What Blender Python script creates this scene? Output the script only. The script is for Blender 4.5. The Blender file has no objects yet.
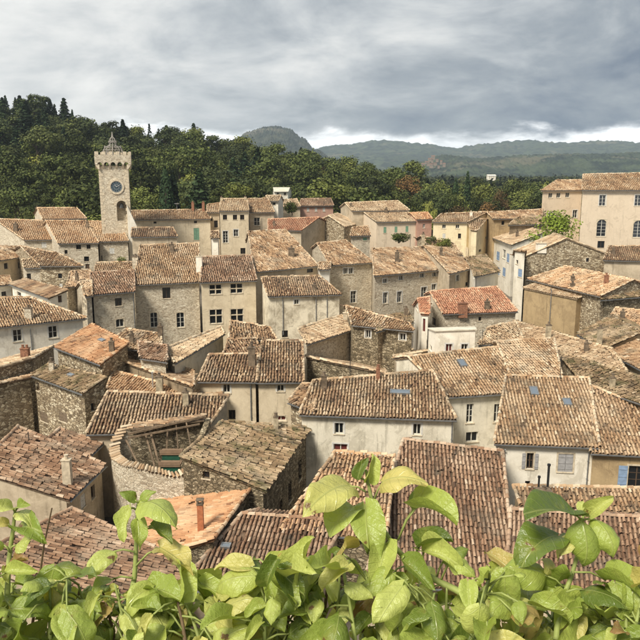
import bpy, math, random
import numpy as np
from mathutils import Vector, noise as mnoise

random.seed(7)
rng = np.random.default_rng(7)
S = bpy.context.scene
COL = S.collection

# ------------------------------------------------------------------ camera, sky, sun, exposure
PITCH = math.radians(11.5)
FPX = 736.0                      # focal length in photo pixels (640 px wide)
CAMZ = 28.0                      # camera stands 28 m above the low town
cam_d = bpy.data.cameras.new('camera')
cam = bpy.data.objects.new('camera', cam_d)
COL.objects.link(cam)
cam.location = (0, 0, CAMZ)
cam.rotation_euler = (math.radians(90) - PITCH, 0, 0)
cam_d.sensor_fit = 'HORIZONTAL'
cam_d.sensor_width = 36.0
cam_d.lens = 36.0 * FPX / 640.0
cam_d.clip_start = 0.05
cam_d.clip_end = 40000
S.camera = cam

S.view_settings.view_transform = 'Standard'
S.view_settings.look = 'None'
S.view_settings.gamma = 1.0
S.view_settings.exposure = 1.08
S.view_settings.use_curve_mapping = False
S.cycles.max_bounces = 6
S.cycles.diffuse_bounces = 3
S.cycles.volume_bounces = 1
S.cycles.use_denoising = True

SUN_EL, SUN_AZ = math.radians(48), math.radians(215)     # azimuth clockwise from +Y: behind the camera, to the left
sun_d = bpy.data.lights.new('sun', 'SUN')
sun_d.energy = 2.2
sun_d.angle = math.radians(14)
sun_d.color = (1.0, 0.935, 0.83)
sun = bpy.data.objects.new('sun', sun_d)
COL.objects.link(sun)
_sd = Vector((math.sin(SUN_AZ) * math.cos(SUN_EL), math.cos(SUN_AZ) * math.cos(SUN_EL), math.sin(SUN_EL)))
sun.rotation_euler = (-_sd).to_track_quat('-Z', 'Y').to_euler()
sun.location = (-40, -60, 120)


class NT:
    """small helper to wire nodes"""
    def __init__(self, tree):
        self.t = tree
        tree.nodes.clear()

    def n(self, typ, **kw):
        nd = self.t.nodes.new(typ)
        for k, v in kw.items():
            if k.startswith('_'):
                setattr(nd, k[1:], v)
            else:
                key = int(k[1:]) if k[0] == 'i' and k[1:].isdigit() else k.replace('__', ' ')
                sock = nd.inputs[key]
                if hasattr(v, 'is_linked') or isinstance(v, bpy.types.NodeSocket):
                    self.t.links.new(v, sock)
                else:
                    sock.default_value = v
        return nd

    def math(self, op, a, b=0.0, clamp=False):
        return self.n('ShaderNodeMath', _operation=op, _use_clamp=clamp, i0=a, i1=b).outputs[0]

    def ramp(self, fac, stops, interp='LINEAR'):
        nd = self.n('ShaderNodeValToRGB', Fac=fac)
        cr = nd.color_ramp
        cr.interpolation = interp
        while len(cr.elements) < len(stops):
            cr.elements.new(0.5)
        for e, (p, c) in zip(cr.elements, stops):
            e.position = p
            e.color = (*c, 1) if len(c) == 3 else c
        return nd.outputs[0]

    def mix(self, fac, a, b, blend='MIX'):
        nd = self.n('ShaderNodeMix', _data_type='RGBA', _blend_type=blend)
        for i, v in ((0, fac), (6, a), (7, b)):
            if isinstance(v, bpy.types.NodeSocket):
                self.t.links.new(v, nd.inputs[i])
            else:
                nd.inputs[i].default_value = (*v, 1) if isinstance(v, tuple) and len(v) == 3 else v
        return nd.outputs[2]

    def mapr(self, v, a, b, c=0.0, d=1.0, smooth=True):
        nd = self.n('ShaderNodeMapRange', _interpolation_type='SMOOTHSTEP' if smooth else 'LINEAR',
                    i0=v, i1=a, i2=b, i3=c, i4=d)
        return nd.outputs[0]

    def noise(self, vec, scale, detail=4.0, rough=0.55, dist=0.0):
        return self.n('ShaderNodeTexNoise', Vector=vec, Scale=scale, Detail=detail, Roughness=rough, Distortion=dist)


def make_world():
    w = bpy.data.worlds.new('World')
    S.world = w
    w.use_nodes = True
    t = NT(w.node_tree)
    tc = t.n('ShaderNodeTexCoord').outputs['Generated']
    sky = t.n('ShaderNodeTexSky', _sky_type='NISHITA', _sun_disc=False, _sun_elevation=SUN_EL, _sun_rotation=SUN_AZ)
    sep = t.n('ShaderNodeSeparateXYZ', Vector=tc)
    x, y, z = sep.outputs
    zc = t.math('ADD', t.math('MAXIMUM', z, 0.0), 0.42)
    px = t.math('DIVIDE', x, zc)
    py = t.math('DIVIDE', y, zc)
    pv = t.n('ShaderNodeCombineXYZ', X=px, Y=py, Z=0.0).outputs[0]
    pv = t.n('ShaderNodeMapping', Vector=pv, Rotation=(0, 0, math.radians(30)), Scale=(0.85, 1.15, 1)).outputs[0]
    n1 = t.noise(pv, 1.5, 5.0, 0.55, 0.3).outputs['Fac']
    n2 = t.noise(pv, 3.6, 10.0, 0.60, 0.3).outputs['Fac']
    n3 = t.noise(pv, 13.0, 8.0, 0.62, 0.2).outputs['Fac']
    # one broad brighter side of the cloud cover (the west, camera left), all the way round
    side = t.mapr(x, -0.50, 0.45, 1.0, 0.0)
    n1s = t.mapr(n1, 0.34, 0.66, 0.0, 1.0, False)
    n2s = t.mapr(n2, 0.33, 0.67, 0.0, 1.0, False)
    v = t.math('ADD', t.math('MULTIPLY', side, 0.56), t.math('MULTIPLY', n1s, 0.30))
    v = t.math('ADD', v, t.math('MULTIPLY', n2s, 0.36))
    v = t.math('ADD', v, t.math('MULTIPLY', n3, 0.10))
    v = t.math('SUBTRACT', v, 0.06)
    v = t.math('MULTIPLY', v, t.mapr(z, 0.03, 0.16, 0.80, 1.0))
    cloud = t.ramp(v, [(0.0, (0.066, 0.086, 0.118)), (0.22, (0.095, 0.118, 0.152)), (0.42, (0.175, 0.196, 0.216)),
                       (0.60, (0.285, 0.30, 0.31)), (0.76, (0.39, 0.395, 0.39)), (1.0, (0.52, 0.515, 0.495))])
    # cloud bank lying along the hills, low over the horizon
    ang = t.n('ShaderNodeCombineXYZ', X=t.math('MULTIPLY', x, 1.0), Y=t.math('MULTIPLY', z, 2.6), Z=0.0).outputs[0]
    nb = t.noise(ang, 9.0, 7.0, 0.6, 0.3).outputs['Fac']
    nb2 = t.noise(ang, 3.4, 2.0, 0.5).outputs['Fac']
    top = t.math('ADD', 0.004, t.math('ADD', t.math('MULTIPLY', nb, 0.060), t.math('MULTIPLY', nb2, 0.030)))
    bank = t.mapr(t.math('SUBTRACT', top, z), -0.008, 0.012, 0.0, 1.0)
    fade = t.mapr(nb2, 0.28, 0.5, 0.6, 1.0)
    bank = t.math('MULTIPLY', bank, fade)
    bcol = t.ramp(nb, [(0.3, (0.50, 0.52, 0.54)), (0.6, (0.88, 0.89, 0.88))])
    cloud = t.mix(bank, cloud, bcol)
    cover = t.mapr(n2, 0.72, 0.80, 1.0, 0.75)
    blue = t.mix(1.0, sky.outputs[0], (0.08, 0.08, 0.08), 'MULTIPLY')
    col = t.mix(cover, blue, cloud)
    bg = t.n('ShaderNodeBackground', Color=col, Strength=1.0)
    out = t.n('ShaderNodeOutputWorld', Surface=bg.outputs[0])


make_world()

# ------------------------------------------------------------------ pixel <-> place
_cp, _sp = math.cos(PITCH), math.sin(PITCH)


def ray(u, v):
    x, y = (u - 320) / FPX, (320 - v) / FPX
    return np.array([x, _cp + _sp * y, -_sp + _cp * y])


def at_z(u, v, z):               # z measured from the camera's height (negative = below)
    d = ray(u, v)
    k = z / d[2]
    return d * k + np.array([0, 0, CAMZ])


def at_y(u, v, Y):
    d = ray(u, v)
    return d * (Y / d[1]) + np.array([0, 0, CAMZ])


def at_plane(u, v, p0, n):
    d = ray(u, v)
    o = np.array([0, 0, CAMZ])
    return o + d * (np.dot(p0 - o, n) / np.dot(d, n))


def to_px(p):
    q = np.array(p) - np.array([0, 0, CAMZ])
    dep = q[1] * _cp - q[2] * _sp
    up = q[1] * _sp + q[2] * _cp
    return 320 + FPX * q[0] / dep, 320 - FPX * up / dep


CREST = [(-500, 134), (-150, 130), (0, 134), (30, 135), (60, 138), (90, 153), (120, 158), (150, 160), (185, 161), (215, 168),
         (250, 178), (300, 184), (340, 192), (380, 196), (440, 198), (1200, 200)]


def smooth(a, b, x):
    t = min(1, max(0, (x - a) / (b - a)))
    return t * t * (3 - 2 * t)


def ground_z(x, y):
    """absolute height of the terrain"""
    if y < 24:
        t = smooth(1.2, 22, y)
        return CAMZ - 1.7 - 24.5 * t ** 0.6
    z = -26.2 + 4.6 * smooth(66, 130, y)
    if y > 140:
        u = 320 + FPX * x / y
        for (u0, v0), (u1, v1) in zip(CREST, CREST[1:]):
            if u0 <= u <= u1:
                v = v0 + (v1 - v0) * (u - u0) / (u1 - u0)
                break
        else:
            v = 130 if u < -500 else 200
        if v < 197:
            zc = (170 - v) / FPX * 345 * 1.02
            rise = max(0, min(1, (y - 150) / 190.0))
            rise = rise * 0.6 + 0.4 * rise * rise * (3 - 2 * rise)
            z += (zc + 21.6) * rise
            if y > 345:
                z -= (y - 345) * 0.06
        z = max(z, -30)
        if y > 500:
            z = max(-45, z - (y - 500) * 0.012)
    z += 0.9 * math.sin(x * 0.05 + 1.3) * math.cos(y * 0.043) * smooth(140, 200, y)
    return CAMZ + z


# ------------------------------------------------------------------ mesh helpers
class MB:
    def __init__(self):
        self.v, self.f, self.m = [], [], []

    def quad(self, *pts, mat=0):
        i = len(self.v)
        self.v += [tuple(p) for p in pts]
        self.f.append(tuple(range(i, i + len(pts))))
        self.m.append(mat)

    def hexa(self, p):            # eight corners: 0-3 bottom ring, 4-7 top ring
        i = len(self.v)
        self.v += [tuple(q) for q in p]
        for q in ((3, 2, 1, 0), (4, 5, 6, 7), (0, 1, 5, 4), (1, 2, 6, 5), (2, 3, 7, 6), (3, 0, 4, 7)):
            self.f.append(tuple(i + k for k in q))
            self.m.append(0)

    def box(self, x0, x1, y0, y1, z0, z1):
        self.hexa([(x0, y0, z0), (x1, y0, z0), (x1, y1, z0), (x0, y1, z0), (x0, y0, z1), (x1, y0, z1), (x1, y1, z1), (x0, y1, z1)])

    def fbox(self, fr, s0, s1, z0, z1, d0, d1):
        """box in a wall frame fr(s, z, d)"""
        self.hexa([fr(s0, z0, d1), fr(s1, z0, d1), fr(s1, z0, d0), fr(s0, z0, d0), fr(s0, z1, d1), fr(s1, z1, d1), fr(s1, z1, d0), fr(s0, z1, d0)])

    def bar(self, a, b, r, r2=None, k=6, caps=True):
        a, b = Vector(a), Vector(b)
        r2 = r if r2 is None else r2
        d = (b - a)
        if d.length < 1e-6:
            return
        d.normalize()
        s = d.orthogonal().normalized()
        t = d.cross(s)
        i = len(self.v)
        for c, rr in ((a, r), (b, r2)):
            for j in range(k):
                q = 2 * math.pi * j / k
                self.v.append(tuple(c + s * (rr * math.cos(q)) + t * (rr * math.sin(q))))
        for j in range(k):
            self.f.append((i + j, i + (j + 1) % k, i + k + (j + 1) % k, i + k + j))
            self.m.append(0)
        if caps:
            self.f.append(tuple(i + j for j in reversed(range(k))))
            self.f.append(tuple(i + k + j for j in range(k)))
            self.m += [0, 0]

    def tube(self, pts, r0, r1, k=6):
        """one swept skin along a path"""
        P = [Vector(p) for p in pts]
        n = len(P)
        i0 = len(self.v)
        side = None
        for j in range(n):
            d = (P[min(n - 1, j + 1)] - P[max(0, j - 1)])
            if d.length < 1e-9:
                d = Vector((0, 0, 1))
            d.normalize()
            side = d.orthogonal() if side is None else side - d * side.dot(d)
            if side.length < 1e-6:
                side = d.orthogonal()
            side.normalize()
            t = d.cross(side)
            r = r0 + (r1 - r0) * j / max(1, n - 1)
            for q in range(k):
                a = 2 * math.pi * q / k
                self.v.append(tuple(P[j] + side * (r * math.cos(a)) + t * (r * math.sin(a))))
        for j in range(n - 1):
            for q in range(k):
                self.f.append((i0 + j * k + q, i0 + j * k + (q + 1) % k, i0 + (j + 1) * k + (q + 1) % k, i0 + (j + 1) * k + q))
                self.m.append(0)
        self.f.append(tuple(i0 + q for q in reversed(range(k))))
        self.f.append(tuple(i0 + (n - 1) * k + q for q in range(k)))
        self.m += [0, 0]

    def lathe(self, c, prof, k=16):
        i = len(self.v)
        c = Vector(c)
        for (r, z) in prof:
            for j in range(k):
                q = 2 * math.pi * j / k
                self.v.append((c.x + r * math.cos(q), c.y + r * math.sin(q), c.z + z))
        for a in range(len(prof) - 1):
            for j in range(k):
                self.f.append((i + a * k + j, i + a * k + (j + 1) % k, i + (a + 1) * k + (j + 1) % k, i + (a + 1) * k + j))
                self.m.append(0)
        self.f.append(tuple(i + j for j in reversed(range(k))))
        self.f.append(tuple(i + (len(prof) - 1) * k + j for j in range(k)))
        self.m += [0, 0]

    def build(self, name, mats, parent=None, org=(0, 0, 0), smooth_=False):
        me = bpy.data.meshes.new(name)
        o = Vector(org)
        me.from_pydata([tuple(Vector(p) - o) for p in self.v], [], self.f)
        mats = mats if isinstance(mats, (list, tuple)) else [mats]
        for m in mats:
            me.materials.append(m)
        if len(mats) > 1:
            me.polygons.foreach_set('material_index', self.m)
        if smooth_:
            me.polygons.foreach_set('use_smooth', [True] * len(self.f))
        ob = bpy.data.objects.new(name, me)
        COL.objects.link(ob)
        if parent is not None:
            ob.parent = parent
        else:
            ob.location = o
        return ob


def np_mesh(name, V, F, mats, tint=None, smooth_=False, parent=None):
    """V (n,3), F (m,4) quads"""
    me = bpy.data.meshes.new(name)
    me.vertices.add(len(V))
    me.vertices.foreach_set('co', np.ascontiguousarray(V, dtype=np.float32).ravel())
    k = F.shape[1]
    me.loops.add(len(F) * k)
    me.loops.foreach_set('vertex_index', np.ascontiguousarray(F, dtype=np.int32).ravel())
    me.polygons.add(len(F))
    me.polygons.foreach_set('loop_start', np.arange(0, len(F) * k, k, dtype=np.int32))
    me.polygons.foreach_set('loop_total', np.full(len(F), k, dtype=np.int32))
    if smooth_:
        me.polygons.foreach_set('use_smooth', np.ones(len(F), dtype=bool))
    if tint is not None:
        at = me.attributes.new('tint', 'FLOAT', 'FACE')
        at.data.foreach_set('value', np.ascontiguousarray(tint, dtype=np.float32))
    me.update(calc_edges=True)
    for m in (mats if isinstance(mats, (list, tuple)) else [mats]):
        me.materials.append(m)
    ob = bpy.data.objects.new(name, me)
    COL.objects.link(ob)
    if parent is not None:
        ob.parent = parent
    return ob


def tag(o, label=None, cat=None, group=None, kind=None):
    if label:
        o['label'] = label
    if cat:
        o['category'] = cat
    if group:
        o['group'] = group
    if kind:
        o['kind'] = kind
    return o


def empty(name, loc, label, cat, group=None):
    o = bpy.data.objects.new(name, None)
    o.empty_display_size = 0.3
    COL.objects.link(o)
    o.location = loc
    return tag(o, label, cat, group)


# ------------------------------------------------------------------ materials
def mat_new(name):
    m = bpy.data.materials.new(name)
    m.use_nodes = True
    return m, NT(m.node_tree)


def finish(t, col, rough=0.85, bump=None, bstr=0.3, bdist=0.02, metal=0.0, spec=0.3):
    b = t.n('ShaderNodeBsdfPrincipled')
    for k, v in (('Base Color', col), ('Roughness', rough), ('Metallic', metal), ('Specular IOR Level', spec)):
        if isinstance(v, bpy.types.NodeSocket):
            t.t.links.new(v, b.inputs[k])
        else:
            b.inputs[k].default_value = (*v, 1) if isinstance(v, tuple) and len(v) == 3 else v
    if bump is not None:
        bn = t.n('ShaderNodeBump', Strength=bstr, Distance=bdist, Height=bump)
        t.t.links.new(bn.outputs[0], b.inputs['Normal'])
    t.n('ShaderNodeOutputMaterial', Surface=b.outputs[0])
    return b


def plain(name, col, rough=0.7, metal=0.0, var=0.12, scale=4.0, spec=0.3):
    m, t = mat_new(name)
    pos = t.n('ShaderNodeNewGeometry').outputs['Position']
    nz = t.noise(pos, scale, 5).outputs['Fac']
    c = t.mix(t.mapr(nz, 0.3, 0.7), tuple(max(0, k * (1 - var)) for k in col), tuple(min(1, k * (1 + var)) for k in col))
    finish(t, c, rough, nz, 0.15, 0.02, metal, spec)
    return m


def plaster(name, base, stain, amount=0.5, patch=None):
    """old lime render: blotches, rain streaks, mends and worn patches"""
    m, t = mat_new(name)
    pos = t.n('ShaderNodeNewGeometry').outputs['Position']
    n1 = t.noise(pos, 0.45, 8, 0.66, 0.4).outputs['Fac']
    n2 = t.noise(pos, 3.2, 7, 0.66).outputs['Fac']
    st = t.n('ShaderNodeMapping', Vector=pos, Scale=(2.6, 2.6, 0.22)).outputs[0]
    n3 = t.noise(st, 1.0, 7, 0.68, 0.3).outputs['Fac']
    n5 = t.noise(pos, 14.0, 5, 0.7).outputs['Fac']
    c = t.mix(t.mapr(n1, 0.40, 0.62, 0, amount), base, stain)
    c = t.mix(t.mapr(n3, 0.54, 0.70, 0, amount), c, tuple(k * 0.6 for k in stain))
    c = t.mix(t.mapr(n2, 0.52, 0.70, 0, 0.55), c, tuple(min(1, k * 1.15) for k in base))
    c = t.mix(t.mapr(n5, 0.52, 0.72, 0, 0.30), c, tuple(k * 0.7 for k in stain))
    n4 = t.noise(pos, 0.7, 8, 0.7, 0.7).outputs['Fac']
    pt = patch or tuple(k * 0.85 for k in stain)
    c = t.mix(t.mapr(n4, 0.565, 0.60, 0, 0.85 if patch else 0.45), c, pt)
    finish(t, c, 0.92, t.math('ADD', n2, t.math('MULTIPLY', n5, .5)), 0.35, 0.03)
    return m


def rubble(name, cols, mortar, scale=3.2, mort=0.05):
    """coursed rubble: stones picked out by cells, recessed joints"""
    m, t = mat_new(name)
    pos = t.n('ShaderNodeNewGeometry').outputs['Position']
    nz = t.noise(pos, 2.3, 4, 0.6)
    dis = t.n('ShaderNodeMix', _data_type='VECTOR')
    dis.inputs[0].default_value = 0.13
    t.t.links.new(pos, dis.inputs[4])
    t.t.links.new(nz.outputs['Color'], dis.inputs[5])
    p2 = t.n('ShaderNodeMapping', Vector=dis.outputs[1], Scale=(1, 1, 1.75)).outputs[0]
    which = t.mapr(t.noise(pos, 0.8, 3).outputs['Fac'], 0.46, 0.54)
    outs = []
    for sc in (scale * 1.25, scale * 2.1):
        vo = t.n('ShaderNodeTexVoronoi', Vector=p2, Scale=sc, Randomness=1.0)
        ve = t.n('ShaderNodeTexVoronoi', _feature='DISTANCE_TO_EDGE', Vector=p2, Scale=sc, Randomness=1.0)
        outs.append((vo.outputs['Color'], ve.outputs['Distance']))
    cell = t.mix(which, outs[0][0], outs[1][0])
    dm = t.n('ShaderNodeMix', _data_type='FLOAT')
    t.t.links.new(which, dm.inputs[0])
    t.t.links.new(outs[0][1], dm.inputs[2])
    t.t.links.new(outs[1][1], dm.inputs[3])
    sepc = t.n('ShaderNodeSeparateColor', Color=cell)
    k = len(cols)
    fine = t.noise(pos, 11.0, 7, 0.7).outputs['Fac']
    tone = t.math('ADD', t.math('MULTIPLY', sepc.outputs[0], 0.75), t.math('MULTIPLY', t.math('SUBTRACT', fine, 0.38), 1.0))
    stone = t.ramp(tone, [(0.08 + 0.80 * i / (k - 1), c) for i, c in enumerate(cols)])
    big = t.noise(pos, 0.3, 6, 0.65).outputs['Fac']
    wob = t.math('MULTIPLY', t.math('SUBTRACT', fine, 0.5), 0.12)
    edge = t.mapr(t.math('ADD', dm.outputs[0], wob), mort * 0.1, mort * 1.8)
    c = t.mix(edge, mortar, stone)
    smear = t.noise(pos, 0.9, 6, 0.68, 0.6).outputs['Fac']
    c = t.mix(t.mapr(smear, 0.55, 0.68, 0, 0.55), c, tuple(q * 1.1 for q in mortar))
    c = t.mix(t.mapr(big, 0.54, 0.74, 0, 0.4), c, tuple(q * 0.4 for q in mortar))
    h = t.math('ADD', t.math('MULTIPLY', edge, 0.8), t.math('MULTIPLY', fine, 0.7))
    h = t.math('ADD', h, t.math('MULTIPLY', sepc.outputs[1], 0.35))
    finish(t, c, 0.93, h, 0.9, 0.06)
    return m


def tile_mat(name, stops, lichen=(0.10, 0.085, 0.06), lich=0.45, moss=None, use_attr=True):
    m, t = mat_new(name)
    pos = t.n('ShaderNodeNewGeometry').outputs['Position']
    if use_attr:
        f = t.n('ShaderNodeAttribute', _attribute_name='tint').outputs['Fac']
    else:
        f = t.noise(pos, 3.5, 3, 0.7).outputs['Fac']
        f = t.mapr(f, 0.3, 0.7)
    c = t.ramp(f, stops)
    n1 = t.noise(pos, 0.55, 7, 0.68).outputs['Fac']
    n2 = t.noise(pos, 7.0, 5, 0.7).outputs['Fac']
    c = t.mix(t.mapr(n2, 0.5, 0.75, 0, lich), c, lichen)
    c = t.mix(t.mapr(n1, 0.48, 0.66, 0, lich), c, lichen)
    n3 = t.noise(pos, 0.25, 5, 0.6).outputs['Fac']
    c = t.mix(t.mapr(n3, 0.48, 0.66, 0, 0.35), c, tuple(min(1, k * 1.15) for k in stops[-1][1]))
    if moss:
        n4 = t.noise(pos, 0.9, 6, 0.7, 0.5).outputs['Fac']
        c = t.mix(t.mapr(n4, 0.48, 0.66, 0, 0.7), c, moss)
    finish(t, c, 0.9, n2, 0.3, 0.02)
    return m


def pal(*c):
    return [(0.05 + 0.9 * i / (len(c) - 1), k) for i, k in enumerate(c)]


TP = {
    'tan':   pal((0.11, 0.062, 0.034), (0.27, 0.155, 0.080), (0.40, 0.250, 0.135), (0.52, 0.365, 0.215), (0.66, 0.525, 0.36)),
    'pale':  pal((0.18, 0.11, 0.062), (0.36, 0.235, 0.132), (0.48, 0.335, 0.20), (0.58, 0.435, 0.27), (0.68, 0.555, 0.38)),
    'brown': pal((0.085, 0.05, 0.03), (0.17, 0.098, 0.055), (0.30, 0.18, 0.10), (0.44, 0.30, 0.17), (0.62, 0.48, 0.32)),
    'rose':  pal((0.075, 0.042, 0.026), (0.19, 0.104, 0.058), (0.31, 0.180, 0.105), (0.42, 0.275, 0.172), (0.57, 0.435, 0.305)),
    'orange': pal((0.22, 0.10, 0.05), (0.40, 0.195, 0.092), (0.52, 0.275, 0.135), (0.59, 0.35, 0.185), (0.66, 0.47, 0.29)),
    'apricot': pal((0.22, 0.115, 0.06), (0.42, 0.24, 0.125), (0.54, 0.335, 0.18), (0.62, 0.42, 0.245), (0.70, 0.545, 0.36)),
    'red':   pal((0.24, 0.10, 0.058), (0.38, 0.165, 0.092), (0.48, 0.225, 0.125), (0.54, 0.295, 0.17), (0.60, 0.42, 0.27)),
    'moss':  pal((0.075, 0.05, 0.028), (0.16, 0.105, 0.055), (0.28, 0.185, 0.10), (0.40, 0.28, 0.16), (0.56, 0.43, 0.28)),
}
TM, SM = {}, {}
for _k, _p in TP.items():
    _l = {'moss': 0.7, 'orange': 0.38, 'red': 0.38, 'pale': 0.42, 'apricot': 0.45}.get(_k, 0.6)
    _ms = (0.085, 0.085, 0.03) if _k == 'moss' else None
    TM[_k] = tile_mat('tile_' + _k, _p, lich=_l, moss=_ms)
    _dk = [(s, tuple(q * (0.40 if _k in ('rose', 'brown') else 0.5) for q in c)) for s, c in _p[:4]]  # darker pan colour: channel shade painted in together with dirt
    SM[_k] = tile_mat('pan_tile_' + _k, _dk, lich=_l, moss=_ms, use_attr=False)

W = {
    'cream':  plaster('render_cream', (0.72, 0.61, 0.43), (0.50, 0.40, 0.26), 0.55),
    'white':  plaster('render_white', (0.86, 0.80, 0.67), (0.62, 0.55, 0.42), 0.5),
    'streak': plaster('render_streaked', (0.78, 0.70, 0.53), (0.30, 0.245, 0.16), 0.75),
    'yellow': plaster('render_yellow', (0.78, 0.66, 0.43), (0.60, 0.48, 0.30), 0.4),
    'grey':   plaster('render_grey', (0.76, 0.70, 0.56), (0.48, 0.43, 0.32), 0.65),
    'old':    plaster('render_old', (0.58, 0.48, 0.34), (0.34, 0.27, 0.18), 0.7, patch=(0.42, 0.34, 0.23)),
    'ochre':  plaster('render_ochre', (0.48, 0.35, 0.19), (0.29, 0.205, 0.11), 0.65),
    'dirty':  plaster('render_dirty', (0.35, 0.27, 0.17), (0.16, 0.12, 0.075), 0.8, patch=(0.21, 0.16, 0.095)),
    'palace': plaster('render_palace', (0.68, 0.56, 0.41), (0.56, 0.45, 0.32), 0.4),
    'pink':   plaster('render_pink', (0.50, 0.30, 0.22), (0.38, 0.225, 0.165), 0.45),
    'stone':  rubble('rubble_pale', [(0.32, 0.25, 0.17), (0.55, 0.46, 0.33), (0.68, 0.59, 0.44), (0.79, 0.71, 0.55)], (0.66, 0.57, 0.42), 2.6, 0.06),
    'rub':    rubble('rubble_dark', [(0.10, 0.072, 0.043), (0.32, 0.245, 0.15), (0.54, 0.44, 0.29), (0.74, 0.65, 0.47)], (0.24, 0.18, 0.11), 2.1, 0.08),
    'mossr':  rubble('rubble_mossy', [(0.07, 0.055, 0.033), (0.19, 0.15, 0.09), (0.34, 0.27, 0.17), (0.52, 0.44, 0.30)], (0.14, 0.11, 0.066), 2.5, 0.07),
}
M = {
    'glass': None,
    'frame': plain('painted_frame', (0.66, 0.63, 0.54), 0.6),
    'wood': plain('brown_wood', (0.10, 0.065, 0.04), 0.75),
    'beam': plain('weathered_beam', (0.17, 0.12, 0.075), 0.85, var=0.35),
    'redwood': plain('dark_red_paint', (0.13, 0.03, 0.025), 0.6),
    'lime': plain('pale_stone_trim', (0.58, 0.49, 0.35), 0.85, var=0.2),
    'sh_grey': plain('shutter_grey', (0.36, 0.35, 0.34), 0.65),
    'sh_green': plain('shutter_green', (0.19, 0.33, 0.22), 0.65),
    'sh_blue': plain('shutter_blue', (0.25, 0.34, 0.47), 0.65),
    'sh_brown': plain('shutter_brown', (0.20, 0.15, 0.10), 0.7),
    'sh_white': plain('shutter_white', (0.62, 0.60, 0.54), 0.65),
    'zinc': plain('zinc', (0.30, 0.31, 0.31), 0.45, 0.6, 0.2),
    'iron': plain('wrought_iron', (0.055, 0.055, 0.05), 0.6, 0.5),
    'black': plain('sooted_metal', (0.02, 0.02, 0.02), 0.6),
    'brick': plain('chimney_brick', (0.27, 0.13, 0.075), 0.9, var=0.35, scale=6),
    'clay': plain('terracotta_pot', (0.47, 0.17, 0.075), 0.85, var=0.2),
    'chim': plain('chimney_render', (0.40, 0.33, 0.22), 0.9, var=0.35, scale=3),
    'cdark': plain('chimney_sooty', (0.16, 0.12, 0.08), 0.9, var=0.4, scale=3),
    'steel': plain('flue_steel', (0.62, 0.62, 0.60), 0.35, 0.7),
}
_m, _t = mat_new('window_glass')
finish(_t, (0.012, 0.014, 0.016), 0.12, spec=0.5)
M['glass'] = _m

# ------------------------------------------------------------------ tiled roofs
PITCH_T, LEN_T = 0.262, 0.46


def poly_axes(P):
    n = np.zeros(3)
    for i in range(len(P)):
        n += np.cross(P[i] - P[0], P[(i + 1) % len(P)] - P[0])
    n /= np.linalg.norm(n)
    if n[2] < 0:
        n = -n
    g = np.array([0, 0, 1.0]) - n * n[2]
    if np.linalg.norm(g) < 1e-4:
        g = np.array([0, 1.0, 0])
    g /= np.linalg.norm(g)
    a = np.cross(g, n)
    return a, g, n


def barrel_rows(C, A, G, N, L, r0, r1, lift0, lift1, seg):
    """half-barrel tiles: C lower-end centres, A across, G along (uphill), N up; arrays (n,3)"""
    n = len(C)
    th = np.linspace(0, math.pi, seg + 1)
    cs, sn = np.cos(th), np.sin(th)
    V = np.empty((n, 2, seg + 1, 3))
    for e, (r, lf, off) in enumerate(((r0, lift0, 0.0), (r1, lift1, 1.0))):
        r = np.broadcast_to(r, (n,))
        base = C + G * (off * L)[:, None] + N * np.broadcast_to(lf, (n,))[:, None]
        V[:, e] = base[:, None, :] + A[:, None, :] * (r[:, None] * cs[None])[..., None] + N[:, None, :] * (r[:, None] * sn[None] * 1.12)[..., None]
    V = V.reshape(-1, 3)
    k = np.arange(seg)
    f = np.stack([k, k + 1, k + 1 + seg + 1, k + seg + 1], 1)[:, ::-1]
    F = (f[None] + (np.arange(n) * 2 * (seg + 1))[:, None, None]).reshape(-1, 4)
    return V, F


def fnoise(p):
    return mnoise.noise(Vector((p[0] * 0.45, p[1] * 0.45, p[2] * 0.45)))


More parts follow.
